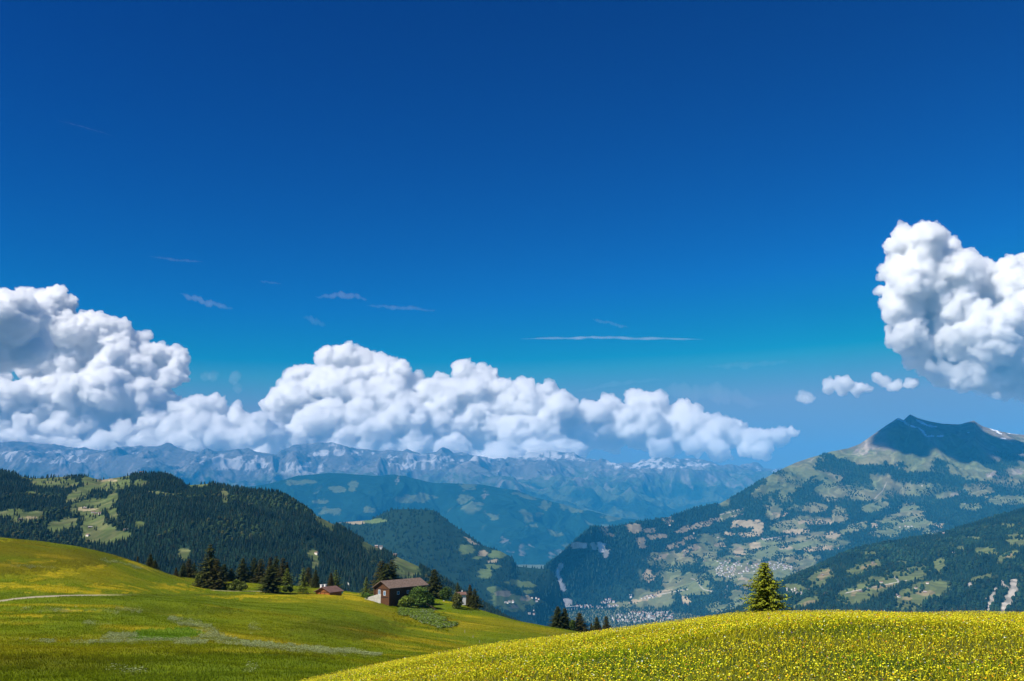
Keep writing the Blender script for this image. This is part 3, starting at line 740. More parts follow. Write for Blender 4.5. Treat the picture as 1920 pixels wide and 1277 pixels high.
cloud('cumulus_cloud', 'huge cumulus with a grey underside hanging high beside the dark peak', [(1700, 468, 34), (1745, 452, 28), (1735, 495, 38), (1765, 520, 40), (1772, 470, 20), (1810, 545, 40), (1690, 510, 32), (1720, 540, 48), (1790, 520, 46), (1840, 508, 20), (1895, 515, 28), (1945, 520, 50), (1850, 570, 58), (1780, 585, 56), (1700, 575, 34), (1930, 600, 80), (1870, 650, 64), (1950, 690, 66), (1800, 640, 38), (1860, 700, 34), (1990, 600, 120),
      (1760, 620, 30), (1680, 585, 24), (1702, 625, 32), (1725, 660, 30), (1765, 690, 28), (1815, 712, 26), (1880, 718, 30)], 36500, 738, 15, voxel=36)
cloud('cloud_fragment', 'torn white scrap of cloud below the huge grey bottomed cumulus', [(1740, 688, 10), (1758, 692, 13), (1780, 700, 14), (1805, 703, 14), (1828, 706, 12), (1770, 684, 9)], 35500, 715, 17, mat_thin, 10, 3, 42)
cloud('cloud_fragment', 'flat bright strip of cloud just above the summit ridge', [(1835, 744, 8), (1860, 746, 9), (1885, 745, 10), (1910, 744, 10), (1935, 745, 10)], 36000, 752, 18, mat_thin, 8, 3, 42)
cloud('small_cloud', 'flat oval puff of cloud floating alone over the shoulder of the peak', [(1560, 724, 7), (1580, 727, 13), (1602, 729, 15), (1622, 733, 10)], 37500, 741, 19, None, 10, 3, 40)
cloud('small_cloud', 'slanting puff of cloud touching the grey underside of the huge cumulus', [(1648, 706, 10), (1664, 713, 13), (1684, 720, 11), (1700, 722, 7)], 37000, 729, 20, None, 10, 3, 40)
cloud('small_cloud', 'tiny round puff of cloud above the green shoulder of the mountain', [(1500, 748, 6), (1509, 747, 8), (1518, 749, 5)], 39000, 754, 21, mat_thin, 8, 2, 38)
cloud('small_cloud', 'faint double wisp above the low lumpy cumulus', [(388, 711, 8), (402, 713, 7), (437, 715, 8), (441, 728, 6)], 42000, 735, 22, mat_cirrus, 6, 2, 45)
# the cloud whose shadow lies on the peak: it floats high and outside the picture
pk = pick(mount, 1750, 815)
so = pk + np.array(SUN_V) * 8500
def world_cloud(name, label, cen, lobes, seed):
    rs = np.random.default_rng(seed)
    cs = np.array([cen + np.array((a, b, c_)) for a, b, c_, r in lobes]); rr = np.array([l[3] for l in lobes])
    V = (ICO1[0][None] * rr[:, None, None] * C(1, 1, 0.5) + cs[:, None]).reshape(-1, 3)
    Fc = (ICO1[1][None] + (np.arange(len(cs)) * len(ICO1[0]))[:, None, None]).reshape(-1, 3)
    o = mesh_np(name, V, Fc, mat_shade)
    md = o.modifiers.new('r', 'REMESH'); md.mode = 'VOXEL'; md.voxel_size = 40
    me = bpy.data.meshes.new_from_object(o.evaluated_get(bpy.context.evaluated_depsgraph_get()))
    o.modifiers.clear(); o.data = me
    n = len(me.vertices)
    co = np.empty(n * 3, np.float32); me.vertices.foreach_get('co', co); co = co.reshape(-1, 3)
    no = np.empty(n * 3, np.float32); me.vertices.foreach_get('normal', no); no = no.reshape(-1, 3)
    co = co + no * (noise3(co / 260.0, 4) * 110 + noise3(co / 120.0, 6) * 60)[:, None]
    me.vertices.foreach_set('co', co.astype(np.float32).ravel()); me.update()
    return tag(o, label, 'cloud')
world_cloud('cumulus_cloud', 'high cloud over the valley that shades the summit of the peak', so, [(-450, -100, 0, 330), (-150, 0, 0, 420), (200, 100, 0, 430), (550, 120, 0, 400), (850, 100, 0, 330), (1150, 150, 0, 260), (100, -350, 0, 260), (500, -300, 0, 200)], 5)

# high thin streaks of ice cloud: long flattened bodies of very thin vapour
def streak(label, pts, thick, D=52000, mat=None, seed=1, deep=1.5, name='cirrus_streak'):
    """pts: px, py along the streak; thick in px"""
    rs = np.random.default_rng(seed)
    n = 60
    P = np.array(pts, float)
    tt = np.linspace(0, 1, n); src = np.linspace(0, 1, len(P))
    px, py = np.interp(tt, src, P[:, 0]), np.interp(tt, src, P[:, 1])
    env = np.sin(np.pi * tt) ** 0.6
    thick = thick * 1.4
    h = thick * env * (0.55 + 0.9 * np.abs(noise2(tt * 9 + seed, tt * 0 + 0.3, seed))) * D / 1905.0 + 2
    off = noise2(tt * 7 + seed * 3, tt * 0 + 2.3, seed + 1) * thick * 0.5
    cen = np.array([at(a, b + o_, D) for a, b, o_ in zip(px, py, off)])
    sides = 10
    ang = np.arange(sides) * 2 * math.pi / sides
    V = np.stack([cen + np.stack((0 * h, np.cos(a) * h * deep, np.sin(a) * h), -1) * (0.8 + 0.4 * rs.random((n, 1))) for a in ang], 1).reshape(-1, 3)
    i = np.arange(n * sides).reshape(n, sides)
    Fc = np.stack((i[:-1], i[1:], np.roll(i[1:], -1, 1), np.roll(i[:-1], -1, 1)), -1).reshape(-1, 4)
    tri = np.vstack((Fc[:, [0, 1, 2]], Fc[:, [0, 2, 3]], [[0, (k + 1) % sides, k] for k in range(sides)], [[(n - 1) * sides, (n - 1) * sides + k, (n - 1) * sides + (k + 1) % sides] for k in range(sides)]))
    tri = tri[(tri[:, 0] != tri[:, 1]) & (tri[:, 1] != tri[:, 2]) & (tri[:, 0] != tri[:, 2])]
    a_, b_, c_ = V[tri[:, 0]] - V.mean(0), V[tri[:, 1]] - V.mean(0), V[tri[:, 2]] - V.mean(0)
    if (a_ * np.cross(b_, c_)).sum() < 0: tri = tri[:, ::-1]          # faces must look outwards
    return tag(mesh_np(name, V, tri, mat or mat_cirrus, smooth_=True), label, 'cloud')
mat_c1 = vol_mat('ice_vapour_dense', 0.0014)
mat_c2 = vol_mat('ice_vapour_faint', 0.00026)
mat_c3 = vol_mat('ice_vapour_veil', 0.0001)
streak('long bright horizontal streak of cloud high over the valley', [(972, 635), (1080, 634), (1140, 633), (1230, 635), (1322, 637)], 2.4, mat=mat_c1, seed=2)
streak('dashed streak of thin cloud slanting down, one of a loose scatter', [(335, 551), (370, 562), (400, 570), (440, 580)], 5, mat=mat_c2, seed=3)
streak('flat feathery streak of thin cloud above the two humped cumulus', [(590, 556), (640, 553), (690, 560)], 4.5, mat=mat_c2, seed=4)
streak('faint long streak of thin cloud next to the feathery one', [(685, 572), (750, 577), (820, 582)], 3.5, mat=mat_c2, seed=5)
streak('very short bright dash of thin cloud in open sky', [(486, 527), (505, 529), (528, 532)], 2, mat=mat_c2, seed=6)
streak('short dash of thin cloud above the long bright horizontal streak', [(1108, 598), (1140, 605), (1180, 615)], 3, mat=mat_c2, seed=7)
streak('thread of thin cloud highest above the tall white tower', [(275, 481), (330, 487), (382, 492)], 2, mat=mat_c2, seed=8)
streak('curved veil of thin cloud rising over the horned cumulus', [(1075, 736), (1150, 720), (1250, 711)], 4, mat=mat_c3, seed=9)
streak('wide faint veil of cloud above the long low cumulus', [(1220, 735), (1320, 738), (1440, 758)], 15, mat=mat_c3, seed=10, deep=1)
streak('faint dash of cloud high above the tiny round puff', [(1320, 686), (1400, 684), (1490, 678)], 5, mat=mat_c3, seed=11)
streak('small smudge of thin cloud beneath the feathery streak', [(568, 592), (590, 602), (612, 612)], 6, mat=mat_c3, seed=12)
streak('thin straight vapour trail of an aircraft', [(104, 225), (160, 239), (216, 256)], 0.9, mat=mat_c2, seed=14, name='contrail')
# ================================================================== THE NEAR MEADOWS
def relief7(X, Y, Z, t):
    k = 0.35 + 0.65 * sstep(60, 200, Y)
    return (fbm(X, Y, 150, 2, 100) * 2.2 + fbm(X, Y, 60, 3, 101) * 1.5 + fbm(X, Y, 14, 3, 102) * 0.22) * k
meadow = fan('meadow', [
    [(-400, 1420, 44), (1300, 1420, 44), (2400, 1500, 44)],
    [(-400, 1277, 72), (0, 1277, 72), (600, 1277, 75), (1100, 1290, 85), (1300, 1300, 90), (2400, 1400, 90)],
    [(-400, 1200, 120), (0, 1200, 120), (300, 1202, 128), (500, 1212, 135), (700, 1228, 145), (900, 1225, 170), (1100, 1235, 190), (1300, 1260, 190), (2400, 1400, 190)],
    [(-400, 1150, 165), (0, 1129, 185), (100, 1121, 195), (240, 1117, 210), (400, 1116, 250), (500, 1114, 285), (600, 1113, 305), (660, 1115, 325), (695, 1119, 335), (731, 1134, 335), (780, 1141, 335), (820, 1146, 325), (870, 1160, 315), (950, 1172, 300), (1060, 1190, 290), (1300, 1240, 280), (2400, 1400, 280)],
    [(-400, 1060, 240), (0, 1060, 240), (150, 1065, 250), (300, 1090, 275), (400, 1103, 290), (500, 1104, 320), (600, 1107, 330), (660, 1110, 345), (700, 1114, 352), (760, 1124, 355), (820, 1134, 350), (870, 1145, 335), (950, 1164, 318), (1060, 1184, 305), (1300, 1235, 290), (2400, 1400, 290)],
    [(-400, 990, 300), (-100, 996, 300), (0, 1000, 300), (60, 1003, 302), (110, 1008, 305), (150, 1015, 305), (200, 1028, 310), (250, 1045, 315), (300, 1065, 325), (330, 1075, 345), (370, 1080, 390), (430, 1086, 400), (500, 1089, 400), (560, 1092, 400), (610, 1096, 395), (640, 1102, 385), (665, 1110, 375),
     (700, 1112, 372), (760, 1115, 375), (820, 1118, 375), (850, 1124, 372), (880, 1132, 368), (910, 1142, 362), (960, 1158, 352), (1000, 1167, 345), (1060, 1178, 335), (1150, 1195, 325), (1300, 1230, 320), (2400, 1400, 320)],
], 1500, (60, 120, 110, 70, 90), (260, 0.55), relief7, su=9, st=7)
X, Y = meadow.X, meadow.Y
col_a = np.broadcast_to(C(0.115, 0.150, 0.002), X.shape + (3,))
n1 = fbm(X, Y * 0.55, 46, 5, 110); n2 = fbm(X * 0.5, Y, 16, 5, 111); n3 = fbm(X, Y, 5, 4, 112)
col_m = mixc(col_a, C(0.185, 0.172, 0.003), sstep(-0.15, 0.4, n1 + 0.4 * n2))
col_m = mixc(col_m, C(0.095, 0.135, 0.004), sstep(0.15, 0.5, -n1 + 0.5 * n3))
col_m = mixc(col_m, C(0.36, 0.28, 0.01), sstep(0.22, 0.5, n2 + 0.25 * n3) * 0.6)
col_m = mixc(col_m, C(0.38, 0.29, 0.008), blobs(meadow, [(200, 1103, 200, 8), (560, 1118, 190, 5), (120, 1075, 90, 5, 10), (80, 1150, 120, 7), (680, 1123, 40, 6), (60, 1052, 50, 5)], 1.6, 60) * 0.7 * sstep(-0.3, 0.3, n3 + n2))
col_m = mixc(col_m, C(0.07, 0.15, 0.005), blobs(meadow, [(295, 1191, 58, 12), (340, 1186, 40, 8)], 0.9, 61) * 0.85)
col_m = mixc(col_m, C(0.06, 0.13, 0.012), blobs(meadow, [(778, 1146, 34, 9), (803, 1160, 38, 11, -16), (832, 1172, 18, 6)], 0.8, 62) * 0.7)
col_m = mixc(col_m, C(0.06, 0.075, 0.006), blobs(meadow, [(480, 1114, 120, 1.2), (330, 1116, 110, 1.0)], 0.1, 63) * 0.6)  # thin dark strip paints the shade of the dip at the terrace edge
white = np.maximum(blobs(meadow, [(340, 1167, 30, 5, -12), (385, 1180, 34, 8, -25), (410, 1200, 40, 6, -10), (225, 1196, 36, 6), (270, 1203, 40, 5), (350, 1205, 40, 4), (500, 1213, 60, 5, -5), (570, 1219, 60, 5, -4), (640, 1224, 50, 4.5), (690, 1229, 30, 3), (180, 1205, 50, 2.5), (60, 1204, 50, 2)], 0.8, 64),
                   0.55 * blobs(meadow, [(90, 1144, 60, 4), (180, 1170, 26, 3), (240, 1060, 50, 2.5, -12), (60, 1062, 40, 2), (230, 1261, 40, 5), (475, 1180, 12, 10, 30), (470, 1256, 12, 6), (220, 1146, 60, 3)], 1.6, 65))
col_m = mixc(col_m, C(0.27, 0.28, 0.12), white * 0.38 * sstep(-0.2, 0.3, n3))
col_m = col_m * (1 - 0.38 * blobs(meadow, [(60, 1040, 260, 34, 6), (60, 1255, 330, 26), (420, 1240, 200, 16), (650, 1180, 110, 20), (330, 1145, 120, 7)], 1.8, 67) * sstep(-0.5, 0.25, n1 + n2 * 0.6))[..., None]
path = lines_mask(meadow, [(-200, 1143), (-60, 1134), (0, 1127), (30, 1122.5), (70, 1119), (120, 1117), (180, 1116), (260, 1115.6)], 1.5, 0.2) * sstep(280, 120, meadow.px)
path = np.maximum(path, 0.6 * lines_mask(meadow, [(395, 1106), (420, 1108), (460, 1108.5), (500, 1109)], 0.7, 0.2))
col_m = mixc(col_m, C(0.34, 0.29, 0.20), path)
mat_meadow = bsdf('meadow_turf', vcol=True, noise_sc=1.1, noise_amt=0.38, rough=0.95, spec=0.05, bump=(0.6, 0.25))
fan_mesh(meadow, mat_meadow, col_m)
path_o = None

# tufts standing in the meadow
def blade_proto(n=3, lean=0.35, wd=0.09):
    V, Fc, sh = [], [], []
    for k in range(n):
        a = 2 * math.pi * k / n + 0.4
        ca, sa = math.cos(a), math.sin(a)
        b = len(V)
        px_, py_ = -sa * wd, ca * wd
        V += [(px_, py_, 0), (-px_, -py_, 0), (ca * lean * 0.4 + px_ * 0.7, sa * lean * 0.4 + py_ * 0.7, 0.55), (ca * lean * 0.4 - px_ * 0.7, sa * lean * 0.4 - py_ * 0.7, 0.55), (ca * lean, sa * lean, 1.0)]
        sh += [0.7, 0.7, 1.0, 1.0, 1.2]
        Fc += [(b, b + 1, b + 2), (b + 1, b + 3, b + 2), (b + 2, b + 3, b + 4)]
    return np.array(V), np.array(Fc), np.array(sh)
mat_grass = bsdf('grass', vcol=True, rough=0.8, spec=0.1, trans=0.35)
mat_petal = bsdf('petal', vcol=True, rough=0.6, spec=0.2, trans=0.3)
tp = blade_proto(3, 0.55, 0.16)
wgt = (1 / np.maximum(meadow.Y, 50) ** 1.7) * (meadow.t < 0.995) * (np.abs(meadow.X / meadow.Y) < 0.78) * (meadow.py < 1300) * (path < 0.3) * (meadow.px < 1130) * (0.5 + (fbm(meadow.X, meadow.Y, 7, 3, 120) > 0)) 
P, r, c_ = scatter(meadow, wgt, 230000)
cc = col_m[r, c_] * rng.uniform(0.75, 1.9, (len(P), 1))
hh = rng.uniform(0.08, 0.22, len(P)) * (1 + 0.9 * blobs(meadow, [(790, 1158, 60, 20, -14)], 1, 66)[r, c_])
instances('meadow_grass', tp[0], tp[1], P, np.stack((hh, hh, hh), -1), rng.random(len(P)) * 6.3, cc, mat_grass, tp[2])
tag(bpy.data.objects['meadow_grass'], 'short grass tufts over the rolling green meadow', 'grass', kind='stuff')
# white umbels in drifts, yellow ones scattered
up = ico(1)
for nm, lb, wg, n_, s0, s1, cl in (('white_wildflowers', 'drifts of white wild flowers winding through the meadow hollow', white * (meadow.py < 1290) * sstep(-0.15, 0.3, fbm(meadow.X, meadow.Y, 5, 4, 121)), 17000, 0.03, 0.08, C(0.27, 0.31, 0.13)),
                                 ('yellow_wildflowers', 'thin scatter of yellow flowers over the rolling meadow', wgt * sstep(0, 0.35, n1 + 0.5 * n2 + 0.3 * n3), 24000, 0.05, 0.12, C(0.48, 0.38, 0.02)),
                                 ('nettle_patch', 'dark green nettles and white flower heads on the bank below the chalet', blobs(meadow, [(778, 1146, 34, 9), (803, 1160, 38, 11, -16), (832, 1172, 18, 6), (848, 1171, 10, 4)], 0.8, 62) * (meadow.t < 1), 9000, 0.10, 0.45, C(0.095, 0.14, 0.009))):
    P, r, c_ = scatter(meadow, np.where(wg > (0.2 if nm == 'nettle_patch' else 0.02), wg, 0) * (meadow.t < 1), n_)
    s_ = rng.uniform(s0, s1, n_) ** 1.0
    P[:, 2] += rng.uniform(0.05, 0.4, n_)
    cl_ = np.repeat(cl[None], n_, 0) * rng.uniform(0.4, 1.7, (n_, 1))
    if nm == 'nettle_patch':
        wf = (rng.random(n_) < 0.12 + 0.3 * (P[:, 0] > -28))[:, None]
        cl_ = np.where(wf, C(0.42, 0.46, 0.36), cl_); s_ = np.where(wf[:, 0], s_ * 0.35, s_)
    instances(nm, up[0] * (0.8 + 0.5 * rng.random((len(up[0]), 1))), up[1], P, np.stack((s_, s_, s_ * 0.45), -1), rng.random(n_) * 6.3, cl_, mat_petal)
    tag(bpy.data.objects[nm], lb, 'nettles' if nm == 'nettle_patch' else 'wildflowers', kind='stuff')

# ---- the flower slope we stand on
CREST = [(-1200, 1700), (-500, 1560), (0, 1440), (300, 1360), (450, 1311), (560, 1278), (700, 1246), (850, 1216), (950, 1200), (1050, 1190), (1150, 1180), (1250, 1168), (1350, 1155), (1420, 1149), (1500, 1146), (1600, 1144), (1750, 1145), (1920, 1144), (2300, 1146), (3000, 1150)]
cu = np.array([us(a, b + 12 + (6 if 800 < a < 1300 else 2)) for a, b in CREST]); cu = cu[np.argsort(cu[:, 0])]
def hill_z(X, Y):
    Yc = 27.0
    u = X / np.maximum(Y, 0.5)
    sc_ = np.interp(u, cu[:, 0], cu[:, 1])
    k = sstep(0.5, 9.0, Y)
    sc_ = sc_ * k - 0.13 * (1 - k)
    return sc_ * Y - 1.62 * (Y / Yc - 1) ** 2 + (fbm(X, Y, 9, 3, 130) * 0.20 + fbm(X, Y, 2.6, 3, 131) * 0.10) * sstep(3, 10, Y)
gf = Fan(); gf.u = np.linspace(-0.95, 0.95, 500)
gf.u = np.linspace(-1.1, 1.0, 520)
yy = np.concatenate((np.linspace(0.6, 6, 14), np.linspace(6.2, 45, 240), np.linspace(46, 110, 40)))
gf.X = gf.u[None] * yy[:, None]; gf.Y = yy[:, None] + 0 * gf.X
usm = hill_z(gf.X, gf.Y); gf.Z = smooth(usm, 5, 1)
gf.t = (gf.Y - 6) / 28; gf.px, gf.py = proj(gf.X / gf.Y, gf.Z / gf.Y)
dA = np.abs(np.gradient(gf.X, axis=1) * np.gradient(gf.Y, axis=0)); gf.area = dA; gf.name = 'flower_slope'
cF = mixc(np.broadcast_to(C(0.035, 0.062, 0.006), gf.X.shape + (3,)), C(0.10, 0.11, 0.01), sstep(-0.3, 0.5, fbm(gf.X, gf.Y, 3, 4, 133)))
fan_mesh(gf, bsdf('flower_slope_soil', vcol=True, noise_sc=6, noise_amt=0.4, bump=(0.5, 0.1)), cF)
bare = sstep(0.14, 0.36, fbm(gf.X * 0.7, gf.Y * 1.3, 2.6, 4, 140) + 0.10 * sstep(22, 9, gf.Y))            # greener hollows with fewer flowers
inY = (gf.Y > 7.5) * (gf.Y < 36) * (gf.u[None] > -0.42) * (gf.u[None] < 0.68)
# blades
tg = blade_proto(3, 0.75, 0.07)
P, r, c_ = scatter(gf, inY * (1.0 + 0 * gf.X), 120000)
g0 = mixc(np.broadcast_to(C(0.22, 0.30, 0.006), gf.X.shape + (3,)), C(0.38, 0.35, 0.01), sstep(-0.3, 0.3, fbm(gf.X, gf.Y, 2.5, 4, 141)))
cc = g0[r, c_] * rng.uniform(0.5, 1.5, (len(P), 1))
hh = rng.uniform(0.03, 0.10, len(P))
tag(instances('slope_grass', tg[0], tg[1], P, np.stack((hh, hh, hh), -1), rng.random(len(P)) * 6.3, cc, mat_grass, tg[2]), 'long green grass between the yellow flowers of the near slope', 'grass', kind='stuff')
# brownish seed stalks
P, r, c_ = scatter(gf, inY * (0.15 + 2 * sstep(18, 27, gf.Y)), 14000)
st_ = blade_proto(1, 0.12, 0.012)
hh = rng.uniform(0.14, 0.30, len(P))
tag(instances('seed_stalks', st_[0], st_[1], P, np.stack((hh * 1.0, hh, hh), -1), rng.random(len(P)) * 6.3, C(0.16, 0.12, 0.05)[None] * rng.uniform(0.6, 1.4, (len(P), 1)), mat_grass, st_[2]), 'brownish seed stalks standing above the flower slope', 'grass', kind='stuff')
# buttercups
FV = np.array([(0, 0, -0.25)] + [(math.cos(a), math.sin(a), 0.22 + (0.1 if k % 2 else 0)) for k, a in enumerate(np.arange(6) * math.pi / 3)])
FF = np.array([(0, 1 + k, 1 + (k + 1) % 6) for k in range(6)])
def flowers(name, label, n, wg, r0, r1, z0, z1, colr, var=0.25, cat='wildflowers'):
    P, r, c_ = scatter(gf, wg, n)
    P[:, 2] += rng.uniform(z0, z1, n)
    s_ = rng.uniform(r0, r1, n)
    cl = colr[rng.integers(0, len(colr), n)] * rng.uniform(1 - var, 1 + var, (n, 1))
    return tag(instances(name, FV, FF, P, np.stack((s_, s_, s_), -1), rng.random(n) * 6.3, cl, mat_petal, tilt=rng.uniform(0.05, 0.9, n)), label, cat, kind='stuff')
dens = inY * (1.06 - bare) * (0.55 + 0.8 * sstep(-0.4, 0.3, fbm(gf.X, gf.Y, 1.1, 3, 142)))
flowers('buttercups', 'dense yellow buttercups covering the near slope', 300000, dens * (0.7 + 0.8 * sstep(14, 26, gf.Y)), 0.006, 0.0125, 0.05, 0.17, C([0.78, 0.68, 0.01], [0.82, 0.76, 0.05], [0.70, 0.60, 0.01], [0.66, 0.70, 0.03], [0.6, 0.56, 0.01]), 0.35)
flowers('orange_flowers', 'deeper orange yellow flowers mixed among the buttercups', 26000, dens, 0.006, 0.013, 0.06, 0.18, C([0.76, 0.36, 0.01], [0.75, 0.45, 0.01], [0.45, 0.2, 0.03]))
flowers('pale_flowers', 'pale cream flower heads sprinkled over the near slope', 5500, inY * 1.0, 0.007, 0.012, 0.06, 0.18, C([0.75, 0.75, 0.45], [0.7, 0.75, 0.6]))
flowers('purple_flowers', 'few muted purple flower heads among the buttercups', 2600, inY * 1.0, 0.008, 0.016, 0.06, 0.18, C([0.16, 0.11, 0.17], [0.18, 0.10, 0.10]))

# ================================================================== TREES
mat_needle = bsdf('needles', vcol=True, rough=0.75, spec=0.15, trans=0.12)
mat_leaf = bsdf('leaves', vcol=True, rough=0.6, spec=0.25, trans=0.3)
mat_bark = bsdf('bark', (0.09, 0.065, 0.045), noise_sc=6, noise_amt=0.4)

def trunk_mesh(h, r, seed, limbs=None):
    V, Fc = [], []
    rs = random.Random(seed)
    def tube(p0, p1, r0, r1, n=7, segs=6):
        b = len(V); p0, p1 = Vector(p0), Vector(p1); d = (p1 - p0).normalized()
        a = d.orthogonal().normalized(); c_ = d.cross(a)
        for k in range(segs + 1):
            t = k / segs; q = p0.lerp(p1, t); rr = r0 * (1 - t) + r1 * t
            for j in range(n):
                an = 2 * math.pi * j / n
                V.append(tuple(q + a * math.cos(an) * rr + c_ * math.sin(an) * rr))
        for k in range(segs):
            for j in range(n):
                Fc.append((b + k * n + j, b + k * n + (j + 1) % n, b + (k + 1) * n + (j + 1) % n, b + (k + 1) * n + j))
    tube((0, 0, -0.03 * h), (rs.uniform(-.02, .02) * h, rs.uniform(-.02, .02) * h, h), r, r * 0.12)
    for (p0, p1, r0, r1) in (limbs or []):
        tube(p0, p1, r0, r1, 5, 3)
    return np.array(V), np.array(Fc)

def spruce(seed, rad=0.24, whorls=32, br=12, fol=11, base=0.03, power=0.85, tint=C(0.050, 0.056, 0.010), ragged=0.25, droop=0.3):
    """one unit tall spruce: whorls of drooping boughs set with needle sprays. returns crown verts, tris, colours"""
    rs = np.random.default_rng(seed)
    V, Cc = [], []
    for i in range(whorls):
        z = base + (1 - base) * (i / whorls) ** 0.92
        R_ = rad * (1 - z) ** power * (1 + ragged * rs.uniform(-1, 1)) + 0.008
        nb = max(4, int(br * (0.5 + 0.7 * (1 - z))))
        a0 = rs.uniform(0, 6.28)
        for b in range(nb):
            a = a0 + 6.283 * b / nb + rs.uniform(-0.3, 0.3)
            L = R_ * rs.uniform(0.62, 1.2)
            nf = max(3, int(fol * (0.35 + L / rad)))
            for f in range(nf):
                t = (f + 0.6 * rs.random() + 0.35) / nf
                zz = z - droop * L * t ** 1.4 + 0.14 * L * t * t + rs.uniform(-0.006, 0.006)
                w_ = 0.017 + 0.020 * (1 - t) * L / rad
                for sd in (-1, 1):
                    an = a + sd * rs.uniform(0.35, 1.0)
                    p0 = C(math.cos(a) * L * t * 0.92, math.sin(a) * L * t * 0.92, zz)
                    dv = C(math.cos(an), math.sin(an), rs.uniform(-0.75, -0.05)) * w_ * rs.uniform(1.2, 2.2)
                    sv = C(-math.sin(an), math.cos(an), rs.uniform(-0.8, 0.8)) * w_ * 0.5
                    V += [p0 - sv, p0 + sv, p0 + dv]
                    q = tint * rs.uniform(0.55, 1.35) * (1.25 if t > 0.75 else 0.9)
                    Cc += [q, q, q * 1.2]
    V = np.array(V)
    # leader shoot
    n = len(V) // 3
    return V, np.arange(n * 3).reshape(-1, 3), np.array(Cc)

def leafy(seed, lobes, n, leaf=0.05, tint=C(0.06, 0.10, 0.02)):
    rs = np.random.default_rng(seed)
    V, Cc = [], []
    L = np.array(lobes, float)
    pr = L[:, 3] ** 2; pr /= pr.sum()
    k = rs.choice(len(L), n, p=pr)
    d = rs.normal(size=(n, 3)); d /= np.linalg.norm(d, axis=1, keepdims=True)
    rad = 1 - np.abs(rs.normal(0, 0.22, n))
    wob = 1 + 0.35 * noise3(d * 2.3 + k[:, None] * 7, seed)
    P = L[k, :3] + d * (L[k, 3] * rad * wob)[:, None] * C(1, 1, 0.85)
    P[:, 2] = np.abs(P[:, 2])
    gap = noise3(P * 9 / max(0.3, L[:, 3].max()) * 0.5, seed + 2) > -0.45
    P = P[gap]; kk = k[gap]
    m = len(P)
    a, b = rs.normal(size=(m, 3)), rs.normal(size=(m, 3))
    a /= np.linalg.norm(a, axis=1, keepdims=True); b -= a * (a * b).sum(1, keepdims=True); b /= np.linalg.norm(b, axis=1, keepdims=True)
    s_ = leaf * rs.uniform(0.6, 1.4, (m, 1))
    V = np.stack((P - a * s_, P + b * s_ * 0.8, P + a * s_, P - b * s_ * 0.8), 1).reshape(-1, 3)
    tone = (1 + 0.4 * noise3(P * 3 / max(0.3, L[:, 3].max()), seed + 5))[:, None] * rs.uniform(0.65, 1.35, (m, 1)) * (0.85 + 0.3 * rs.random((len(L), 1)))[kk]
    Cc = np.repeat((tint[None] * tone)[:, None], 4, 1).reshape(-1, 3)
    return V, np.arange(m * 4).reshape(-1, 4), Cc

def make_tree(name, crown, trunk, mat_c):
    """prototype: Empty at the foot with crown and trunk"""
    e = bpy.data.objects.new(name, None); e.empty_display_size = 0.5
    cr = mesh_np('crown', crown[0], crown[1], mat_c, crown[2], link=False)
    tr = mesh_np('trunk', trunk[0], trunk[1], mat_bark, link=False)
    return e, cr, tr
used_proto = set()
def put_tree(proto, name, label, cat, loc, h, wd, rz, group):
    e0, c0, t0 = proto
    e = e0.copy(); e.name = name
    e.location = loc; e.scale = (wd, wd, h); e.rotation_euler = (0, 0, rz)
    COL.objects.link(e)
    for o in (c0, t0):
        q = o.copy(); q.name = o.name.split('.')[0]
        COL.objects.link(q); q.parent = e
    return tag(e, label, cat, group)

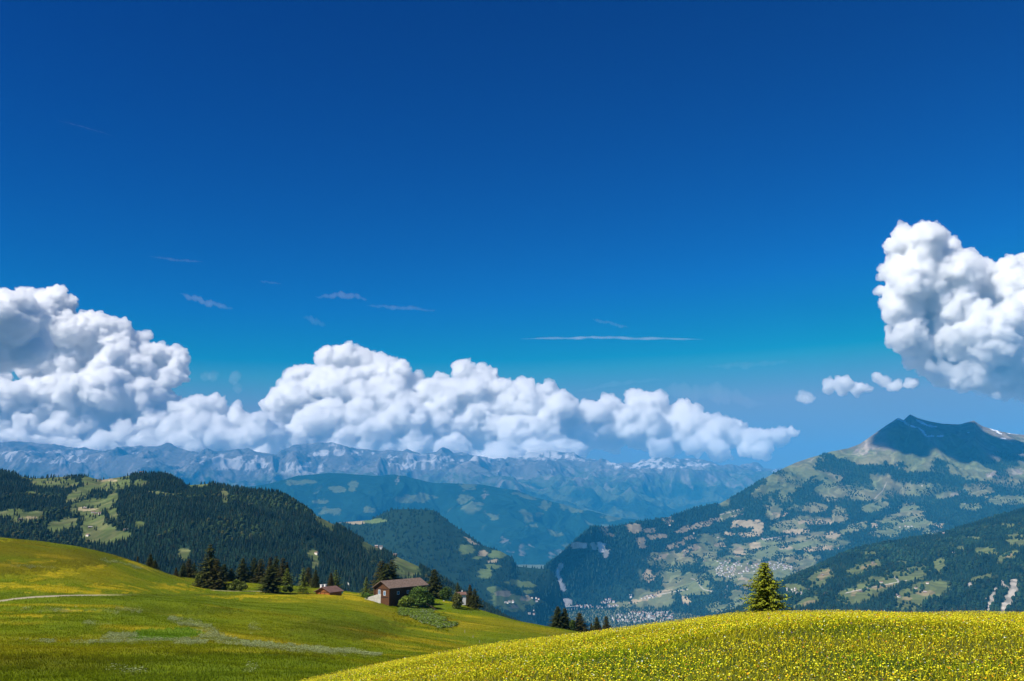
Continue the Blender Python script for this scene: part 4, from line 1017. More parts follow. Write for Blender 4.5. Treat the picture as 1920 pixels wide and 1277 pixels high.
SPR = [make_tree('spruce', spruce(s, **k), trunk_mesh(1.0, 0.018, s), mat_needle) for s, k in (
    (1, {}), (2, dict(rad=0.21, whorls=34, power=0.95, tint=C(0.062, 0.050, 0.009))), (3, dict(rad=0.27, whorls=28, ragged=0.4)), (4, dict(rad=0.23, whorls=30, power=0.7, tint=C(0.044, 0.054, 0.011))), (5, dict(rad=0.25, whorls=26, power=0.75, ragged=0.35, tint=C(0.060, 0.054, 0.011))))]
LARCH = [make_tree('larch', spruce(s, rad=0.22, whorls=24, br=7, fol=7, ragged=0.4, tint=C(0.12, 0.15, 0.015)), trunk_mesh(1.0, 0.016, s), mat_needle) for s in (11, 12)]
def base_h(px, by, ty, dy=0.0):
    p = pick(meadow, px, by)
    return p, (by - ty) * p[1] / 1905.0
SPRUCES = [  # px, foot py, top py, width px, proto, dist shift, label
    (258, 1051, 1042, 7, 1, 8, 'tiny spruce top peeping over the grassy hill, smallest tree on its skyline'),
    (281, 1063, 1037, 19, 0, 8, 'dark pointed spruce on the skyline of the grassy hill, taller of a pair'),
    (290, 1067, 1050, 14, 2, 8, 'short spruce leaning against the taller one on the grassy hill skyline'),
    (330, 1076, 1063, 10, 1, 5, 'smallest spruce at the end of the low clump where hill and terrace meet'),
    (343, 1077, 1055, 16, 3, 6, 'middle spruce of the low clump where hill and terrace meet'),
    (353, 1079, 1047, 26, 4, 8, 'broad spruce, tallest of the low clump where hill and terrace meet'),
    (363, 1082, 1054, 18, 2, 14, 'spruce of the low clump standing next to the giant spruce'),
    (391, 1103, 1019, 42, 2, 0, 'giant dark spruce, tallest tree of all, rising from round green bushes'),
    (404, 1104, 1047, 34, 4, -3, 'brownish spruce pressed against the flank of the giant spruce'),
    (419, 1088, 1057, 26, 3, 4, 'dull round topped conifer just behind the giant spruce'),
    (433, 1090, 1065, 20, 0, 6, 'low dark conifer in the gap between giant spruce and the grove'),
    (454, 1090, 1045, 27, 0, 6, 'first spruce of the grove, its tip standing clear of the others'),
    (475, 1092, 1045, 26, 3, 6, 'second spruce of the grove, broad with a blunt tip'),
    (488, 1093, 1047, 28, 4, 4, 'brown tinged spruce in the middle of the grove'),
    (505, 1095, 1044, 22, 1, 3, 'slim spruce rising behind the frontmost spruce of the grove'),
    (516, 1097, 1042, 28, 2, 4, 'tallest spruce of the grove with a broken tip'),
    (529, 1098, 1045, 26, 4, 2, 'dark spruce behind the fresh green larch of the grove'),
    (537, 1098, 1053, 18, 1, 3, 'last brownish spruce at the outer edge of the grove'),
    (507, 1112, 1059, 40, 3, 0, 'frontmost spruce of the grove, wide skirted and almost black'),
    (577, 1113, 1063, 30, 4, 0, 'dark spruce of the twin trees between the grove and the small cabin'),
    (591, 1103, 1068, 18, 0, 4, 'thin spruce behind the small cabin chimneys'),
    (620, 1108, 1073, 18, 1, 8, 'narrow spruce half hidden behind the cabin roof'),
    (714, 1112, 1050, 44, 4, 14, 'spruce behind the chalet gable, one of two merged crowns'),
    (734, 1112, 1048, 48, 2, 14, 'spruce above the chalet roof with boughs reaching out over it'),
    (724, 1112, 1055, 42, 3, 10, 'shorter spruce filling the gap between the two behind the chalet'),
    (814, 1118, 1066, 38, 0, 3, 'dark symmetrical spruce just past the far end of the chalet roof'),
    (858, 1112, 1091, 17, 3, 14, 'small spruce directly behind the white hut'),
    (881, 1135, 1095, 20, 1, -1, 'dark spruce beside the white hut on the falling edge of the meadow'),
    (890, 1136, 1103, 22, 2, -1, 'shorter spruce, outermost by the white hut'),
    (1046, 1176, 1136, 27, 3, 3, 'tall blunt spruce in the saddle, first of the row against the town'),
    (1059, 1178, 1139, 25, 0, 4, 'pointed spruce touching the tall blunt one in the saddle'),
    (1087, 1182, 1148, 29, 4, 5, 'spruce standing alone in the middle of the saddle row'),
    (1109, 1187, 1167, 11, 1, 6, 'smallest spruce of the saddle row'),
    (1119, 1189, 1156, 23, 0, 6, 'spruce beside the smallest one in the saddle row'),
    (1137, 1192, 1154, 23, 4, 6, 'last spruce of the saddle row, half sunk behind the flower slope'),
]
for i, (px, by, ty, wp, k, ds, lb) in enumerate(SPRUCES):
    Yd = pick(meadow, px, by)[1] + ds
    u_ = us(px, by)[0]
    z_ = zat(meadow, u_ * Yd, Yd)[0]
    top = us(px, ty)[1] * Yd
    h = top - z_
    wd = wp * Yd / 1905.0 / 0.33
    put_tree(SPR[k], 'spruce_tree', lb, 'spruce', (u_ * Yd, Yd, z_), h, wd, i * 1.7, 'spruces on the meadows')
for i, (px, by, ty, wp, k, lb) in enumerate([
    (538, 1106, 1064, 26, 0, 'fresh green larch at the edge of the dark grove'),
    (568, 1113, 1063, 26, 1, 'lighter green larch, brighter of the twin trees before the cabin'),
    (629, 1108, 1068, 27, 0, 'round green larch behind the cabin roof'),
    (686, 1121, 1081, 22, 1, 'slender light green larch at the chalet gable')]):
    Yd = pick(meadow, px, by)[1] + (9 if i == 2 else 0); u_ = us(px, by)[0]; z_ = zat(meadow, u_ * Yd, Yd)[0]
    put_tree(LARCH[k], 'larch_tree', lb, 'larch', (u_ * Yd, Yd, z_), us(px, ty)[1] * Yd - z_, wp * Yd / 1905.0 / 0.33, i * 2.1, 'larches on the meadows')

# the young fir that stands alone behind the flower slope
fir = make_tree('fir', spruce(33, rad=0.45, whorls=38, br=17, fol=13, base=0.01, power=0.66, ragged=0.26, droop=0.12, tint=C(0.18, 0.205, 0.012)), trunk_mesh(1.0, 0.016, 9), mat_needle)
Yd = 46.0; u_ = us(1437, 1146)[0]; z_ = hill_z(np.array([u_ * Yd]), np.array([Yd]))[0] - 0.05
put_tree(fir, 'young_fir_tree', 'lone young yellow green fir standing behind the flower slope', 'fir', (u_ * Yd, Yd, z_), us(1437, 1053)[1] * Yd - z_, (us(1437, 1053)[1] * Yd - z_) * 1.05, 0.7, None)

# broadleaf bushes
def bush(px, by, ty, wp, tint, label, seed, name='bush', cat='bush', n=2600, tree=False, ds=0.0, leafs=0.17):
    Yd = pick(meadow, px, by)[1] + ds; u_ = us(px, by)[0]; z_ = zat(meadow, u_ * Yd, Yd)[0]
    H = us(px, ty)[1] * Yd - z_; W = wp * Yd / 1905.0
    rs = random.Random(seed)
    lobes = []
    for k in range(11):
        r_ = rs.uniform(0.22, 0.36) * min(H, W)
        zz = rs.uniform(r_ * 0.7, H - r_) if not tree else rs.uniform(H * 0.3, H - r_)
        wz = (1 - abs(zz / H - 0.4) * 0.9)
        lobes.append((rs.uniform(-0.5, 0.5) * (W - 2 * r_) * wz, rs.uniform(-0.35, 0.35) * W * wz, zz, r_))
    lobes.append((0, 0, H - 0.25 * min(H, W), 0.25 * min(H, W)))
    e = bpy.data.objects.new(name, None); e.location = (u_ * Yd, Yd, z_); COL.objects.link(e)
    v = leafy(seed, lobes, n, leafs * 1.35, tint * C(1.6, 1.45, 1.0))
    mesh_np('foliage', v[0], v[1], mat_leaf, v[2], parent=e)
    limbs = [((0, 0, H * 0.12), (l[0] * 0.8, l[1] * 0.8, l[2]), 0.07, 0.02) for l in lobes[:7]]
    tv = trunk_mesh(H * 0.75, 0.13 if tree else 0.08, seed, limbs)
    mesh_np('stem', tv[0], tv[1], mat_bark, parent=e)
    return tag(e, label, cat, None)
bush(379, 1101, 1071, 26, C(0.075, 0.10, 0.022), 'round light green bush at the foot of the giant spruce', 51)
bush(398, 1104, 1090, 20, C(0.035, 0.06, 0.016), 'low dark bush under the giant spruce', 52, n=1400)
bush(443, 1107, 1086, 50, C(0.085, 0.115, 0.022), 'wide olive bush between the giant spruce and the grove', 53, n=3600)
bush(419, 1106, 1094, 20, C(0.05, 0.08, 0.018), 'small green bush at the edge of the wide olive bush', 54, n=1300)
bush(544, 1112, 1095, 12, C(0.04, 0.07, 0.015), 'little round tree in front of the fresh green larch', 55, 'small_tree', 'tree', 1300, True)
bush(535, 1110, 1098, 10, C(0.05, 0.08, 0.015), 'tiny bush next to the little round tree', 56, n=800)
bush(689, 1124, 1110, 26, C(0.06, 0.12, 0.02), 'bright low bush above the concrete wall at the chalet', 57, n=1500)
bush(743, 1134, 1110, 30, C(0.10, 0.065, 0.022), 'reddish brown shrub against the chalet wall', 58, n=2400)
bush(761, 1141, 1116, 36, C(0.095, 0.14, 0.02), 'yellow green bush in front of the chalet', 59, n=3000)
bush(786, 1140, 1097, 44, C(0.055, 0.105, 0.02), 'broad leafy tree rising before the far end of the chalet', 60, 'leafy_tree', 'tree', 5200, True)
bush(805, 1141, 1112, 26, C(0.04, 0.085, 0.018), 'dark leafy bush touching the broad leafy tree', 61, n=2200)
bush(836, 1124, 1099, 27, C(0.045, 0.085, 0.018), 'round dark green bush between the chalet and the white hut', 62, n=2400)
bush(857, 1134, 1110, 24, C(0.085, 0.10, 0.03), 'small grey green tree before the white hut', 63, 'small_tree', 'tree', 2200, False, -12)
bush(826, 1120, 1108, 16, C(0.06, 0.07, 0.022), 'low scrub behind the round dark green bush', 64, n=900)
bush(1073, 1178, 1162, 16, C(0.05, 0.085, 0.016), 'bush between the pointed and the lone spruce of the saddle row', 65, n=1100)
bush(846, 1136, 1126, 12, C(0.05, 0.09, 0.016), 'low green bush at the feet of the round dark green bush', 66, n=700)

# ================================================================== HUTS AND SMALL THINGS
def boxes(L):
    V, Fc = [], []
    for (x0, x1, y0, y1, z0, z1) in L:
        b = len(V)
        V += [(x0, y0, z0), (x1, y0, z0), (x1, y1, z0), (x0, y1, z0), (x0, y0, z1), (x1, y0, z1), (x1, y1, z1), (x0, y1, z1)]
        Fc += [(b, b + 3, b + 2, b + 1), (b + 4, b + 5, b + 6, b + 7), (b, b + 1, b + 5, b + 4), (b + 1, b + 2, b + 6, b + 5), (b + 2, b + 3, b + 7, b + 6), (b + 3, b, b + 4, b + 7)]
    return np.array(V, float), np.array(Fc)
def from_poly(name, verts, faces, mat, parent=None):
    me = bpy.data.meshes.new(name); me.from_pydata([tuple(map(float, v)) for v in verts], [], faces); me.materials.append(mat); me.update()
    o = bpy.data.objects.new(name, me); COL.objects.link(o)
    if parent: o.parent = parent
    return o
def roof_mesh(L, hw, zr, ze, oh, ohx, th):
    """gable roof along x: ridge height zr, eave height ze at half width hw; overhangs"""
    sl = (zr - ze) / hw
    y1 = hw + oh; z1 = zr - sl * y1
    V = []
    for x in (-ohx, L + ohx):
        V += [(x, -y1, z1), (x, 0, zr), (x, y1, z1), (x, -y1, z1 + th), (x, 0, zr + th), (x, y1, z1 + th)]
    Fc = [(3, 9, 10, 4), (4, 10, 11, 5), (0, 1, 7, 6), (1, 2, 8, 7), (0, 3, 4, 1), (1, 4, 5, 2), (6, 7, 10, 9), (7, 8, 11, 10), (0, 6, 9, 3), (2, 5, 11, 8)]
    return V, Fc
def wall_mesh(L, hw, zr, ze, z0):
    V = []
    for x in (0, L):
        V += [(x, -hw, z0), (x, hw, z0), (x, hw, ze), (x, 0, zr), (x, -hw, ze)]
    return V, [(0, 4, 3, 2, 1), (5, 6, 7, 8, 9), (0, 5, 9, 4), (1, 2, 7, 6), (0, 1, 6, 5)]
mat_wood_dark = bsdf('dark_larch_boards', (0.10, 0.044, 0.019), noise_sc=3, noise_amt=0.55, aniso=(0.4, 0.4, 5))
mat_wood_orange = bsdf('orange_boards', (0.30, 0.11, 0.03), noise_sc=3, noise_amt=0.4, aniso=(5, 5, 0.4))
mat_tile = bsdf('weathered_tiles', (0.185, 0.13, 0.10), noise_sc=0.7, noise_amt=0.65, aniso=(2, 5, 5))
mat_tile_old = bsdf('old_brown_shingles', (0.15, 0.085, 0.07), noise_sc=2, noise_amt=0.4)
mat_white = bsdf('whitewash', (0.72, 0.71, 0.68), noise_sc=1.0, noise_amt=0.08)
mat_conc = bsdf('concrete', (0.42, 0.40, 0.36), noise_sc=1.2, noise_amt=0.25)
mat_stone = bsdf('stone', (0.5, 0.48, 0.44), noise_sc=2, noise_amt=0.3)
mat_glass = bsdf('window_glass', (0.05, 0.16, 0.30), rough=0.08, spec=0.9)
mat_frame = bsdf('white_frame', (0.75, 0.75, 0.75))
mat_dark = bsdf('dark_boards', (0.03, 0.02, 0.015))

# --- chalet
A = at(714, 1089, 335.0)                         # near end of the ridge
px_m = 335.0 / 1905.0
th_ = R(56); Lr = 20.5; hw = 3.1
cz = A[2] - 0.2
e = bpy.data.objects.new('chalet', None); e.rotation_euler = (0, 0, th_)
zr, ze = 7.6, 5.75
e.location = (A[0] + math.cos(th_) * 0.7, A[1] + math.sin(th_) * 0.7, cz - zr); COL.objects.link(e)
Lw = Lr - 1.6
V, Fc = wall_mesh(Lw, hw, zr - 0.05, ze - 0.05, -1.8)
wl = from_poly('wall', V, Fc, mat_wood_dark, e)
V, Fc = roof_mesh(Lw, hw, zr, ze, 0.75, 0.8, 0.2)
from_poly('roof', V, Fc, mat_tile, e)
# log ends and beams at the gable corners
for y_ in (-hw - 0.25, hw - 0.1): mesh_np('corner_post', *boxes([(-0.25, -0.003, y_, y_ + 0.35, -1.8, ze - 0.25)]), mat_wood_dark, parent=e)
def window(par, x, y, z, w_, h_, face):
    """face: '-x' or '-y' wall; window with frame as part and pane as sub-part"""
    d = 0.06
    if face == '-x':
        fr = boxes([(x - d, x - 0.003, y - w_ / 2 - .1, y - w_ / 2, z - .1, z + h_ + .1), (x - d, x - 0.003, y + w_ / 2, y + w_ / 2 + .1, z - .1, z + h_ + .1), (x - d, x - 0.003, y - w_ / 2, y + w_ / 2, z - .1, z), (x - d, x - 0.003, y - w_ / 2, y + w_ / 2, z + h_, z + h_ + .1), (x - d * .8, x - 0.003, y - 0.03, y + 0.03, z, z + h_)])
        pn = boxes([(x - 0.03, x - 0.005, y - w_ / 2, y - .03, z, z + h_), (x - 0.03, x - 0.005, y + .03, y + w_ / 2, z, z + h_)])
    else:
        fr = boxes([(x - w_ / 2 - .1, x - w_ / 2, y - d, y - 0.003, z - .1, z + h_ + .1), (x + w_ / 2, x + w_ / 2 + .1, y - d, y - 0.003, z - .1, z + h_ + .1), (x - w_ / 2, x + w_ / 2, y - d, y - 0.003, z - .1, z), (x - w_ / 2, x + w_ / 2, y - d, y - 0.003, z + h_, z + h_ + .1)])
        pn = boxes([(x - w_ / 2, x + w_ / 2, y - 0.03, y - 0.005, z, z + h_)])
    f = mesh_np('window', fr[0], fr[1], mat_frame, parent=par)
    mesh_np('pane', pn[0], pn[1], mat_glass, parent=f)
window(e, 0, 1.15, 3.5, 0.75, 1.25, '-x'); window(e, 0, -1.15, 3.2, 0.75, 1.25, '-x')
for x_ in (4.5, 9.5, 14.5): window(e, x_, -hw, 3.3, 1.0, 0.9, '-y')
mesh_np('beam', *boxes([(-0.06, -0.003, -hw + 0.1, hw - 0.1, 2.45, 2.7), (-0.06, -0.003, -hw + 0.1, hw - 0.1, 5.0, 5.2)]), mat_dark, parent=e)
tag(e, 'dark brown wooden chalet with weathered tiled roof and two white windows in its gable', 'chalet')
# --- retaining wall with its ramp, beside the gable
p0, p1 = pick(meadow, 682, 1124), pick(meadow, 711, 1128)
a_ = at(684, 1122, 332); b_ = at(706, 1118, 330); c1 = at(714, 1117, 329); 
base_z = min(p0[2], p1[2]) - 1.5
V = []
for q, th2 in ((a_, 0), (b_, 0), (c1, 0)):
    for dy in (0, 0.45):
        V += [(q[0], q[1] + dy, base_z), (q[0], q[1] + dy, q[2] + (0.5 if q is not a_ else 0.0))]
Fc = [(0, 1, 5, 4), (4, 5, 9, 8), (2, 6, 7, 3), (6, 10, 11, 7), (1, 3, 7, 5), (5, 7, 11, 9), (0, 2, 3, 1), (8, 9, 11, 10)]
tag(from_poly('concrete_wall', V, Fc, mat_conc), 'pale concrete retaining wall rising to the chalet gable', 'wall')

# --- cabin half sunk behind the terrace
Yc = 316.0
B = at(605.5, 1101.5, Yc)
e = bpy.data.objects.new('cabin', None); th2 = R(62); e.rotation_euler = (0, 0, th2)
e.location = (B[0], B[1], B[2] - 3.4); COL.objects.link(e)
V, Fc = wall_mesh(6.0, 2.7, 3.35, 2.05, -1.5); from_poly('wall', V, Fc, mat_wood_orange, e)
V, Fc = roof_mesh(6.0, 2.7, 3.4, 2.1, 0.5, 0.6, 0.18); rf = from_poly('roof', V, Fc, mat_tile_old, e)
for (x_, y_) in ((1.6, 1.9), (3.2, 1.7)):
    ch = mesh_np('chimney', *boxes([(x_ - .28, x_ + .28, y_ - .28, y_ + .28, 1.9, 4.0), (x_ - .36, x_ + .36, y_ - .36, y_ + .36, 4.0, 4.12)]), mat_white, parent=rf)
mesh_np('plinth', *boxes([(-0.05, 6.05, -2.75, 2.75, -1.5, 0.55)]), mat_tile_old, parent=e)
mesh_np('beam', *boxes([(-0.07, -0.003, -2.5, 2.5, 1.95, 2.1), (-0.07, -0.003, -0.9, -0.75, 0.56, 1.94), (-0.07, -0.003, 0.75, 0.9, 0.56, 1.94)]), mat_dark, parent=e)
tag(e, 'small cabin with orange wooden gable, brown roof and two white chimneys', 'cabin')
# --- white hut
B = at(864, 1109.5, 352.0)
e = bpy.data.objects.new('hut', None); e.rotation_euler = (0, 0, R(12)); e.location = (B[0] - 1.3, B[1] - 0.5, B[2] - 3.0); COL.objects.link(e)
e.scale = (0.85, 0.85, 0.8)
V, Fc = wall_mesh(3.4, 1.7, 3.5, 2.7, -1.6); from_poly('wall', V, Fc, mat_white, e)
V, Fc = roof_mesh(3.4, 1.7, 3.55, 2.75, 0.35, 0.3, 0.14); rf = from_poly('roof', V, Fc, mat_tile_old, e)
mesh_np('chimney', *boxes([(2.0, 2.35, 0.2, 0.55, 3.2, 4.3)]), mat_white, parent=rf)
window(e, 1.6, -1.7, 1.0, 0.6, 0.7, '-y')
tag(e, 'small white rendered hut with brown roof at the edge of the meadow', 'hut')
# --- flagpole with a small white flag
def rod(r, h, n=8):
    V = [(r * math.cos(a), r * math.sin(a), z) for z in (0, h) for a in [2 * math.pi * k / n for k in range(n)]]
    return V, [(k, (k + 1) % n, n + (k + 1) % n, n + k) for k in range(n)] + [tuple(range(n - 1, -1, -1)), tuple(range(n, 2 * n))]
def on_meadow(px, py, ds=0):
    Yd = pick(meadow, px, py)[1] + ds; u_ = us(px, py)[0]
    return np.array((u_ * Yd, Yd, zat(meadow, u_ * Yd, Yd)[0]))
q = on_meadow(651, 1108)
e = bpy.data.objects.new('flagpole', None); e.location = q; COL.objects.link(e)
hp = us(651, 1091)[1] * q[1] - q[2]
from_poly('pole', *rod(0.05, hp), bsdf('pole_paint', (0.5, 0.5, 0.5)), e)
fv = []
for i in range(7):
    t = i / 6
    fv += [(0.05 + 0.55 * t, 0.12 * math.sin(t * 5), hp - 0.05 - 0.5 * t), (0.05 + 0.75 * t, 0.12 * math.sin(t * 5 + 0.4), hp - 0.85 - 0.75 * t)]
fl = from_poly('flag', fv, [(2 * i, 2 * i + 1, 2 * i + 3, 2 * i + 2) for i in range(6)], mat_white, e)
tag(e, 'thin pole with a small drooping white flag beside the cabin', 'flagpole')
# --- water barrels
def barrel(px, py, s_, label, col):
    q = on_meadow(px, py)
    prof = [(0.30, 0), (0.36, 0.25), (0.38, 0.5), (0.36, 0.75), (0.30, 1.0), (0.27, 1.0), (0.27, 0.95)]
    n = 14
    V = [(r_ * math.cos(2 * math.pi * k / n) * s_, r_ * math.sin(2 * math.pi * k / n) * s_, z * s_) for r_, z in prof for k in range(n)]
    Fc = [(j * n + k, j * n + (k + 1) % n, (j + 1) * n + (k + 1) % n, (j + 1) * n + k) for j in range(len(prof) - 1) for k in range(n)]
    Fc += [tuple(range(n - 1, -1, -1)), tuple(range((len(prof) - 1) * n, len(prof) * n))]
    o = from_poly('water_barrel', V, Fc, bsdf('barrel_plastic', col, rough=0.5)); o.location = q
    tag(o, label, 'barrel')
barrel(641, 1112.5, 1.0, 'teal water barrel on the grass beside the cabin', (0.02, 0.32, 0.36))
barrel(496, 1108, 0.8, 'pale teal barrel at the skirt of the frontmost grove spruce', (0.10, 0.36, 0.34))
# --- rocks
def rock(px, py, w_, h_, label, seed):
    V, Fc = ico(3)
    V = V * C(w_, w_ * 0.7, h_) * (1 + 0.35 * noise3(V * 1.8, seed))[:, None]
    o = mesh_np('rock', V, Fc, mat_stone); o.location = on_meadow(px, py)
    tag(o, label, 'rock')
rock(863, 1174, 0.75, 0.34, 'flat pale rock at the lower end of the nettle bank', 5)
rock(750, 1134, 0.3, 0.3, 'small pale stone under the yellow green bush', 6)
rock(832, 1127, 0.3, 0.2, 'small pale stone below the round dark green bush', 7)
# --- fence posts down the slope
for i, (px, py, hp) in enumerate([(871.5, 1187, 5.5), (887, 1196, 4.5), (899, 1205, 4), (912, 1213, 4)]):
    q = on_meadow(px, py)
    V, Fc = rod(0.07, hp * q[1] / 1905 + 0.0, 7)
    o = from_poly('fence_post', V, Fc, bsdf('old_post', (0.33, 0.30, 0.25))); o.location = q
    tag(o, 'grey wooden post on the slope below the flat pale rock', 'fence post', 'posts of the old fence')
# --- leaning dead trunk
q = on_meadow(812, 1144)
V, Fc = rod(0.16, 4.2, 8); o = from_poly('fallen_log', V, Fc, mat_bark); o.location = q + C(1.3, 0, -0.1); o.rotation_euler = (0, R(-58), 0)
tag(o, 'dark leaning log at the foot of the dark leafy bush', 'log')

# ================================================================== FAR HOUSES
def hut_mesh(name, W, L, H, rise, mw, mr):
    V1, F1 = wall_mesh(L, W / 2, H + rise - 0.05, H - 0.05, -4)
    V2, F2 = roof_mesh(L, W / 2, H + rise, H, W * 0.09, W * 0.07, W * 0.03)
    me = bpy.data.meshes.new(name)
    me.from_pydata(V1 + V2, [], F1 + [tuple(i + len(V1) for i in f) for f in F2])
    me.materials.append(mw); me.materials.append(mr)
    for i, p in enumerate(me.polygons): p.material_index = 0 if i < len(F1) else 1
    me.update(); return me
rr_ = random.Random(5)
m_w = [bsdf('house_wall', c_) for c_ in ((0.78, 0.76, 0.72), (0.70, 0.64, 0.55), (0.62, 0.60, 0.60), (0.30, 0.19, 0.12))]
m_r = [bsdf('house_roof', c_) for c_ in ((0.22, 0.13, 0.10), (0.17, 0.15, 0.14), (0.30, 0.16, 0.12), (0.34, 0.31, 0.30))]
HM = [hut_mesh('house', rr_.uniform(9, 13), rr_.uniform(11, 18), rr_.uniform(6, 9), rr_.uniform(2, 3.5), m_w[i % 3], m_r[(i * 7) % 4]) for i in range(12)]
BARN = [hut_mesh('barn', rr_.uniform(7, 10), rr_.uniform(9, 13), rr_.uniform(3.5, 5), rr_.uniform(1.8, 2.6), m_w[3] if i % 2 else m_w[1], m_r[(i * 3) % 4]) for i in range(6)]
HOUSE_G = {}
def house(me, name, P, rz, sc_, label, cat, group):
    o = bpy.data.objects.new(name, me); o.location = P; o.rotation_euler = (0, 0, rz); o.scale = (sc_,) * 3
    COL.objects.link(o); return tag(o, label, cat, group)
def village(g, clusters, n, label, group, sc0=0.8, sc1=1.3, seed=1, rows=6.0):
    rs = random.Random(seed); put = []
    k = 0; tries = 0
    wts = [c_[4] for c_ in clusters]
    while k < n and tries < n * 12:
        tries += 1
        cx, cy_, sx, sy, _ = rs.choices(clusters, wts)[0]
        a, b = rs.uniform(-1, 1), rs.uniform(-1, 1)
        if a * a + b * b > 1: continue
        px, py = cx + a * sx, cy_ + b * sy
        if any(abs(px - x) < 2.6 and abs(py - y) < 1.5 for x, y in put): continue
        put.append((px, py)); k += 1
        P = pick(g, px, py) if g is not None else at(px, py, (FLOOR + 2) / us(px, py)[1])
        hi = rs.randrange(12); kd = ('white', 'cream', 'grey')[hi % 3] + ' house with ' + ('brown', 'dark grey', 'reddish', 'pale grey')[(hi * 7) % 4] + ' roof'
        house(HM[hi], 'village_house', P + C(0, 0, 1.0), rs.uniform(-0.4, 0.4) + rs.choice((0, 1.57)), rs.uniform(sc0, sc1), label.format(kd), 'house', group)
village(mount, [(1365, 1058, 24, 7, 3), (1395, 1066, 34, 8, 5), (1440, 1062, 34, 7, 5), (1372, 1080, 26, 7, 4), (1350, 1072, 10, 8, 2), (1475, 1066, 10, 4, 1)], 118, 'small {} in the terrace village above the young fir', 'houses of the terrace village', seed=2)
village(None, [(1180, 1160, 34, 9, 4), (1225, 1157, 36, 8, 6), (1200, 1152, 22, 5, 2), (1245, 1152, 16, 4, 1.5)], 100, 'small {} in the valley town around the church tower', 'houses of the valley town', seed=3)
village(mount, [(1100, 1138, 24, 3, 3), (1122, 1140, 22, 3, 3), (1150, 1137, 12, 3, 2), (1135, 1128, 14, 4, 1)], 44, 'small {} near the long bridge at the gorge foot', 'houses by the gorge', seed=4)
village(slope5, [(1480, 1108, 12, 5, 3), (1500, 1114, 10, 3, 1)], 12, 'small {} in the hamlet just behind the young fir', 'houses of the hamlet behind the fir', 0.45, 0.7, seed=5)
village(mount, [(1210, 1122, 12, 4, 2), (1222, 1119, 10, 3, 2)], 9, 'small {} on the shelf above the valley town', 'houses on the shelf', seed=6)
village(mount, [(1447, 1012, 14, 3, 2), (1430, 1012, 8, 2, 1)], 7, 'small {} among tan hayfields across the valley', 'houses in the hayfields', seed=7)
village(mount, [(1697, 988, 14, 1.5, 3), (1650, 987, 10, 2, 1), (1697, 977, 8, 1, 1)], 8, 'small {} in a row below the dark peak', 'houses on the high pasture', seed=8)
village(knob, [(952, 1128, 10, 4, 2), (1000, 1125, 10, 4, 2), (925, 1100, 8, 3, 1), (998, 1150, 10, 5, 2)], 12, 'small {} on meadows below the wooded knob', 'houses below the knob', 0.6, 0.9, seed=9)
BL = [(hills, 'forested hills beyond the grassy hill', [(138, 922), (156, 954), (171, 962), (177, 964), (166, 990), (163, 1005), (35, 975), (233, 996), (184, 964), (236, 1040)]),
      (slope5, 'pastures of the wooded slope with the landslide scar', [(1624, 1106), (1715, 1104), (1732, 1112), (1680, 1117), (1697, 1069), (1636, 1056), (1540, 1080), (1650, 1093), (1785, 1038), (1768, 1000), (1610, 1110), (1683, 1120), (1737, 1094), (1512, 1107), (1545, 1115), (1862, 1022)]),
      (mount, 'upper pastures of the mountain across the valley', [(1727, 911), (1742, 912), (1515, 979), (1540, 978), (1497, 1032), (1570, 1029), (1300, 1001), (1254, 985), (1345, 1008), (1610, 928), (1320, 1052), (1280, 1042)]),
      (hills, 'lower meadows at the end of the forested hills', [(717, 1015), (705, 1020), (748, 1022), (590, 1039)])]
ORD = 'first second third fourth fifth sixth seventh eighth ninth tenth eleventh twelfth thirteenth fourteenth fifteenth sixteenth'.split()
ANC = {0: ('giant spruce', -1, 'clearings of the forested hills'), 1: ('young fir', 1, 'pastures of the wooded slope'), 2: ('gorge', 1, 'upper pastures across the valley'), 3: ('spruce grove', 1, 'low meadows of the forested hills')}
for bi, (g, where, L) in enumerate(BL):
    anc, sg, fld = ANC[bi]
    L = sorted(L, key=lambda q: q[0] * sg)
    for i, (px, py) in enumerate(L):
        P = pick(g, px, py)
        house(BARN[i % 6], 'barn', P + C(0, 0, 0.6), rr_.uniform(-0.6, 0.8), {3: 1.0}.get(0, 1.0) * (0.62 if g is hills else (1.35 if g is mount else 1.0)), ORD[i] + ' barn from the ' + anc + ' on the ' + fld, 'barn', 'barns on the ' + where)
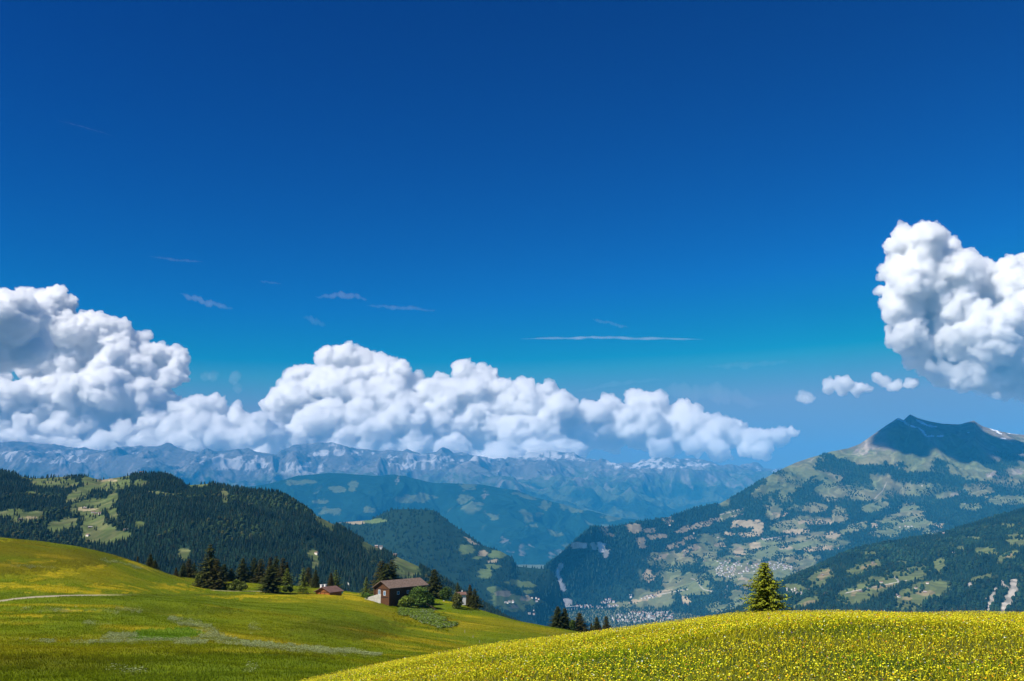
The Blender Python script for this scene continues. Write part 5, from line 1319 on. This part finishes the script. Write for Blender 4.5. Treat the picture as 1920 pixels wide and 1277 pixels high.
# white farmhouses that stand out
house(HM[0], 'farmhouse', pick(hills, 261, 886) + C(0, 0, 1.0), 0.3, 0.6, 'white farmhouse on the crest of the forested hills', 'farmhouse', None)
house(HM[3], 'farmhouse', pick(hills, 718, 1015) + C(0, 0, 1.0), 0.1, 0.6, 'white farmhouse on the pasture behind the chalet spruces', 'farmhouse', None)
# church: tower with spire and nave
q = at(1217, 1161, FLOOR / us(1217, 1161)[1])
e = bpy.data.objects.new('church', None); e.location = q; COL.objects.link(e)
mesh_np('tower', *boxes([(-7, 7, -7, 7, -5, 34)]), m_w[0], parent=e)
from_poly('spire', [(-7.6, -7.6, 34.01), (7.6, -7.6, 34.01), (7.6, 7.6, 34.01), (-7.6, 7.6, 34.01), (0, 0, 44)], [(0, 1, 4), (1, 2, 4), (2, 3, 4), (3, 0, 4), (3, 2, 1, 0)], m_r[1], e)
V, Fc = wall_mesh(30, 9, 19, 12, -5); nv = from_poly('nave', [(x + 7.01, y, z) for x, y, z in V], Fc, m_w[0], e)
V, Fc = roof_mesh(30, 9, 19.1, 12.1, 0.8, 0.0, 0.5); from_poly('roof', [(x + 7.02, y, z) for x, y, z in V], Fc, m_r[1], e)
tag(e, 'tall white church tower above the roofs of the valley town', 'church')
# long white bridge at the mouth of the gorge
a_, b_ = pick(mount, 1060, 1140), pick(mount, 1085, 1139)
zz = max(a_[2], b_[2]) + 10
e = bpy.data.objects.new('road_bridge', None); e.location = (a_[0], a_[1] - 30, zz); e.rotation_euler = (0, 0, math.atan2(b_[1] - a_[1], b_[0] - a_[0])); COL.objects.link(e)
Lb = math.hypot(b_[0] - a_[0], b_[1] - a_[1])
mesh_np('deck', *boxes([(0, Lb, -5, 5, -2, 1.5)]), m_w[0], parent=e)
for k in range(5):
    x_ = Lb * (k + 0.5) / 5
    mesh_np('pier', *boxes([(x_ - 1.5, x_ + 1.5, -3.5, 3.5, -30, -2.003)]), m_w[2], parent=e)
tag(e, 'long white road bridge crossing the mouth of the gorge', 'bridge')
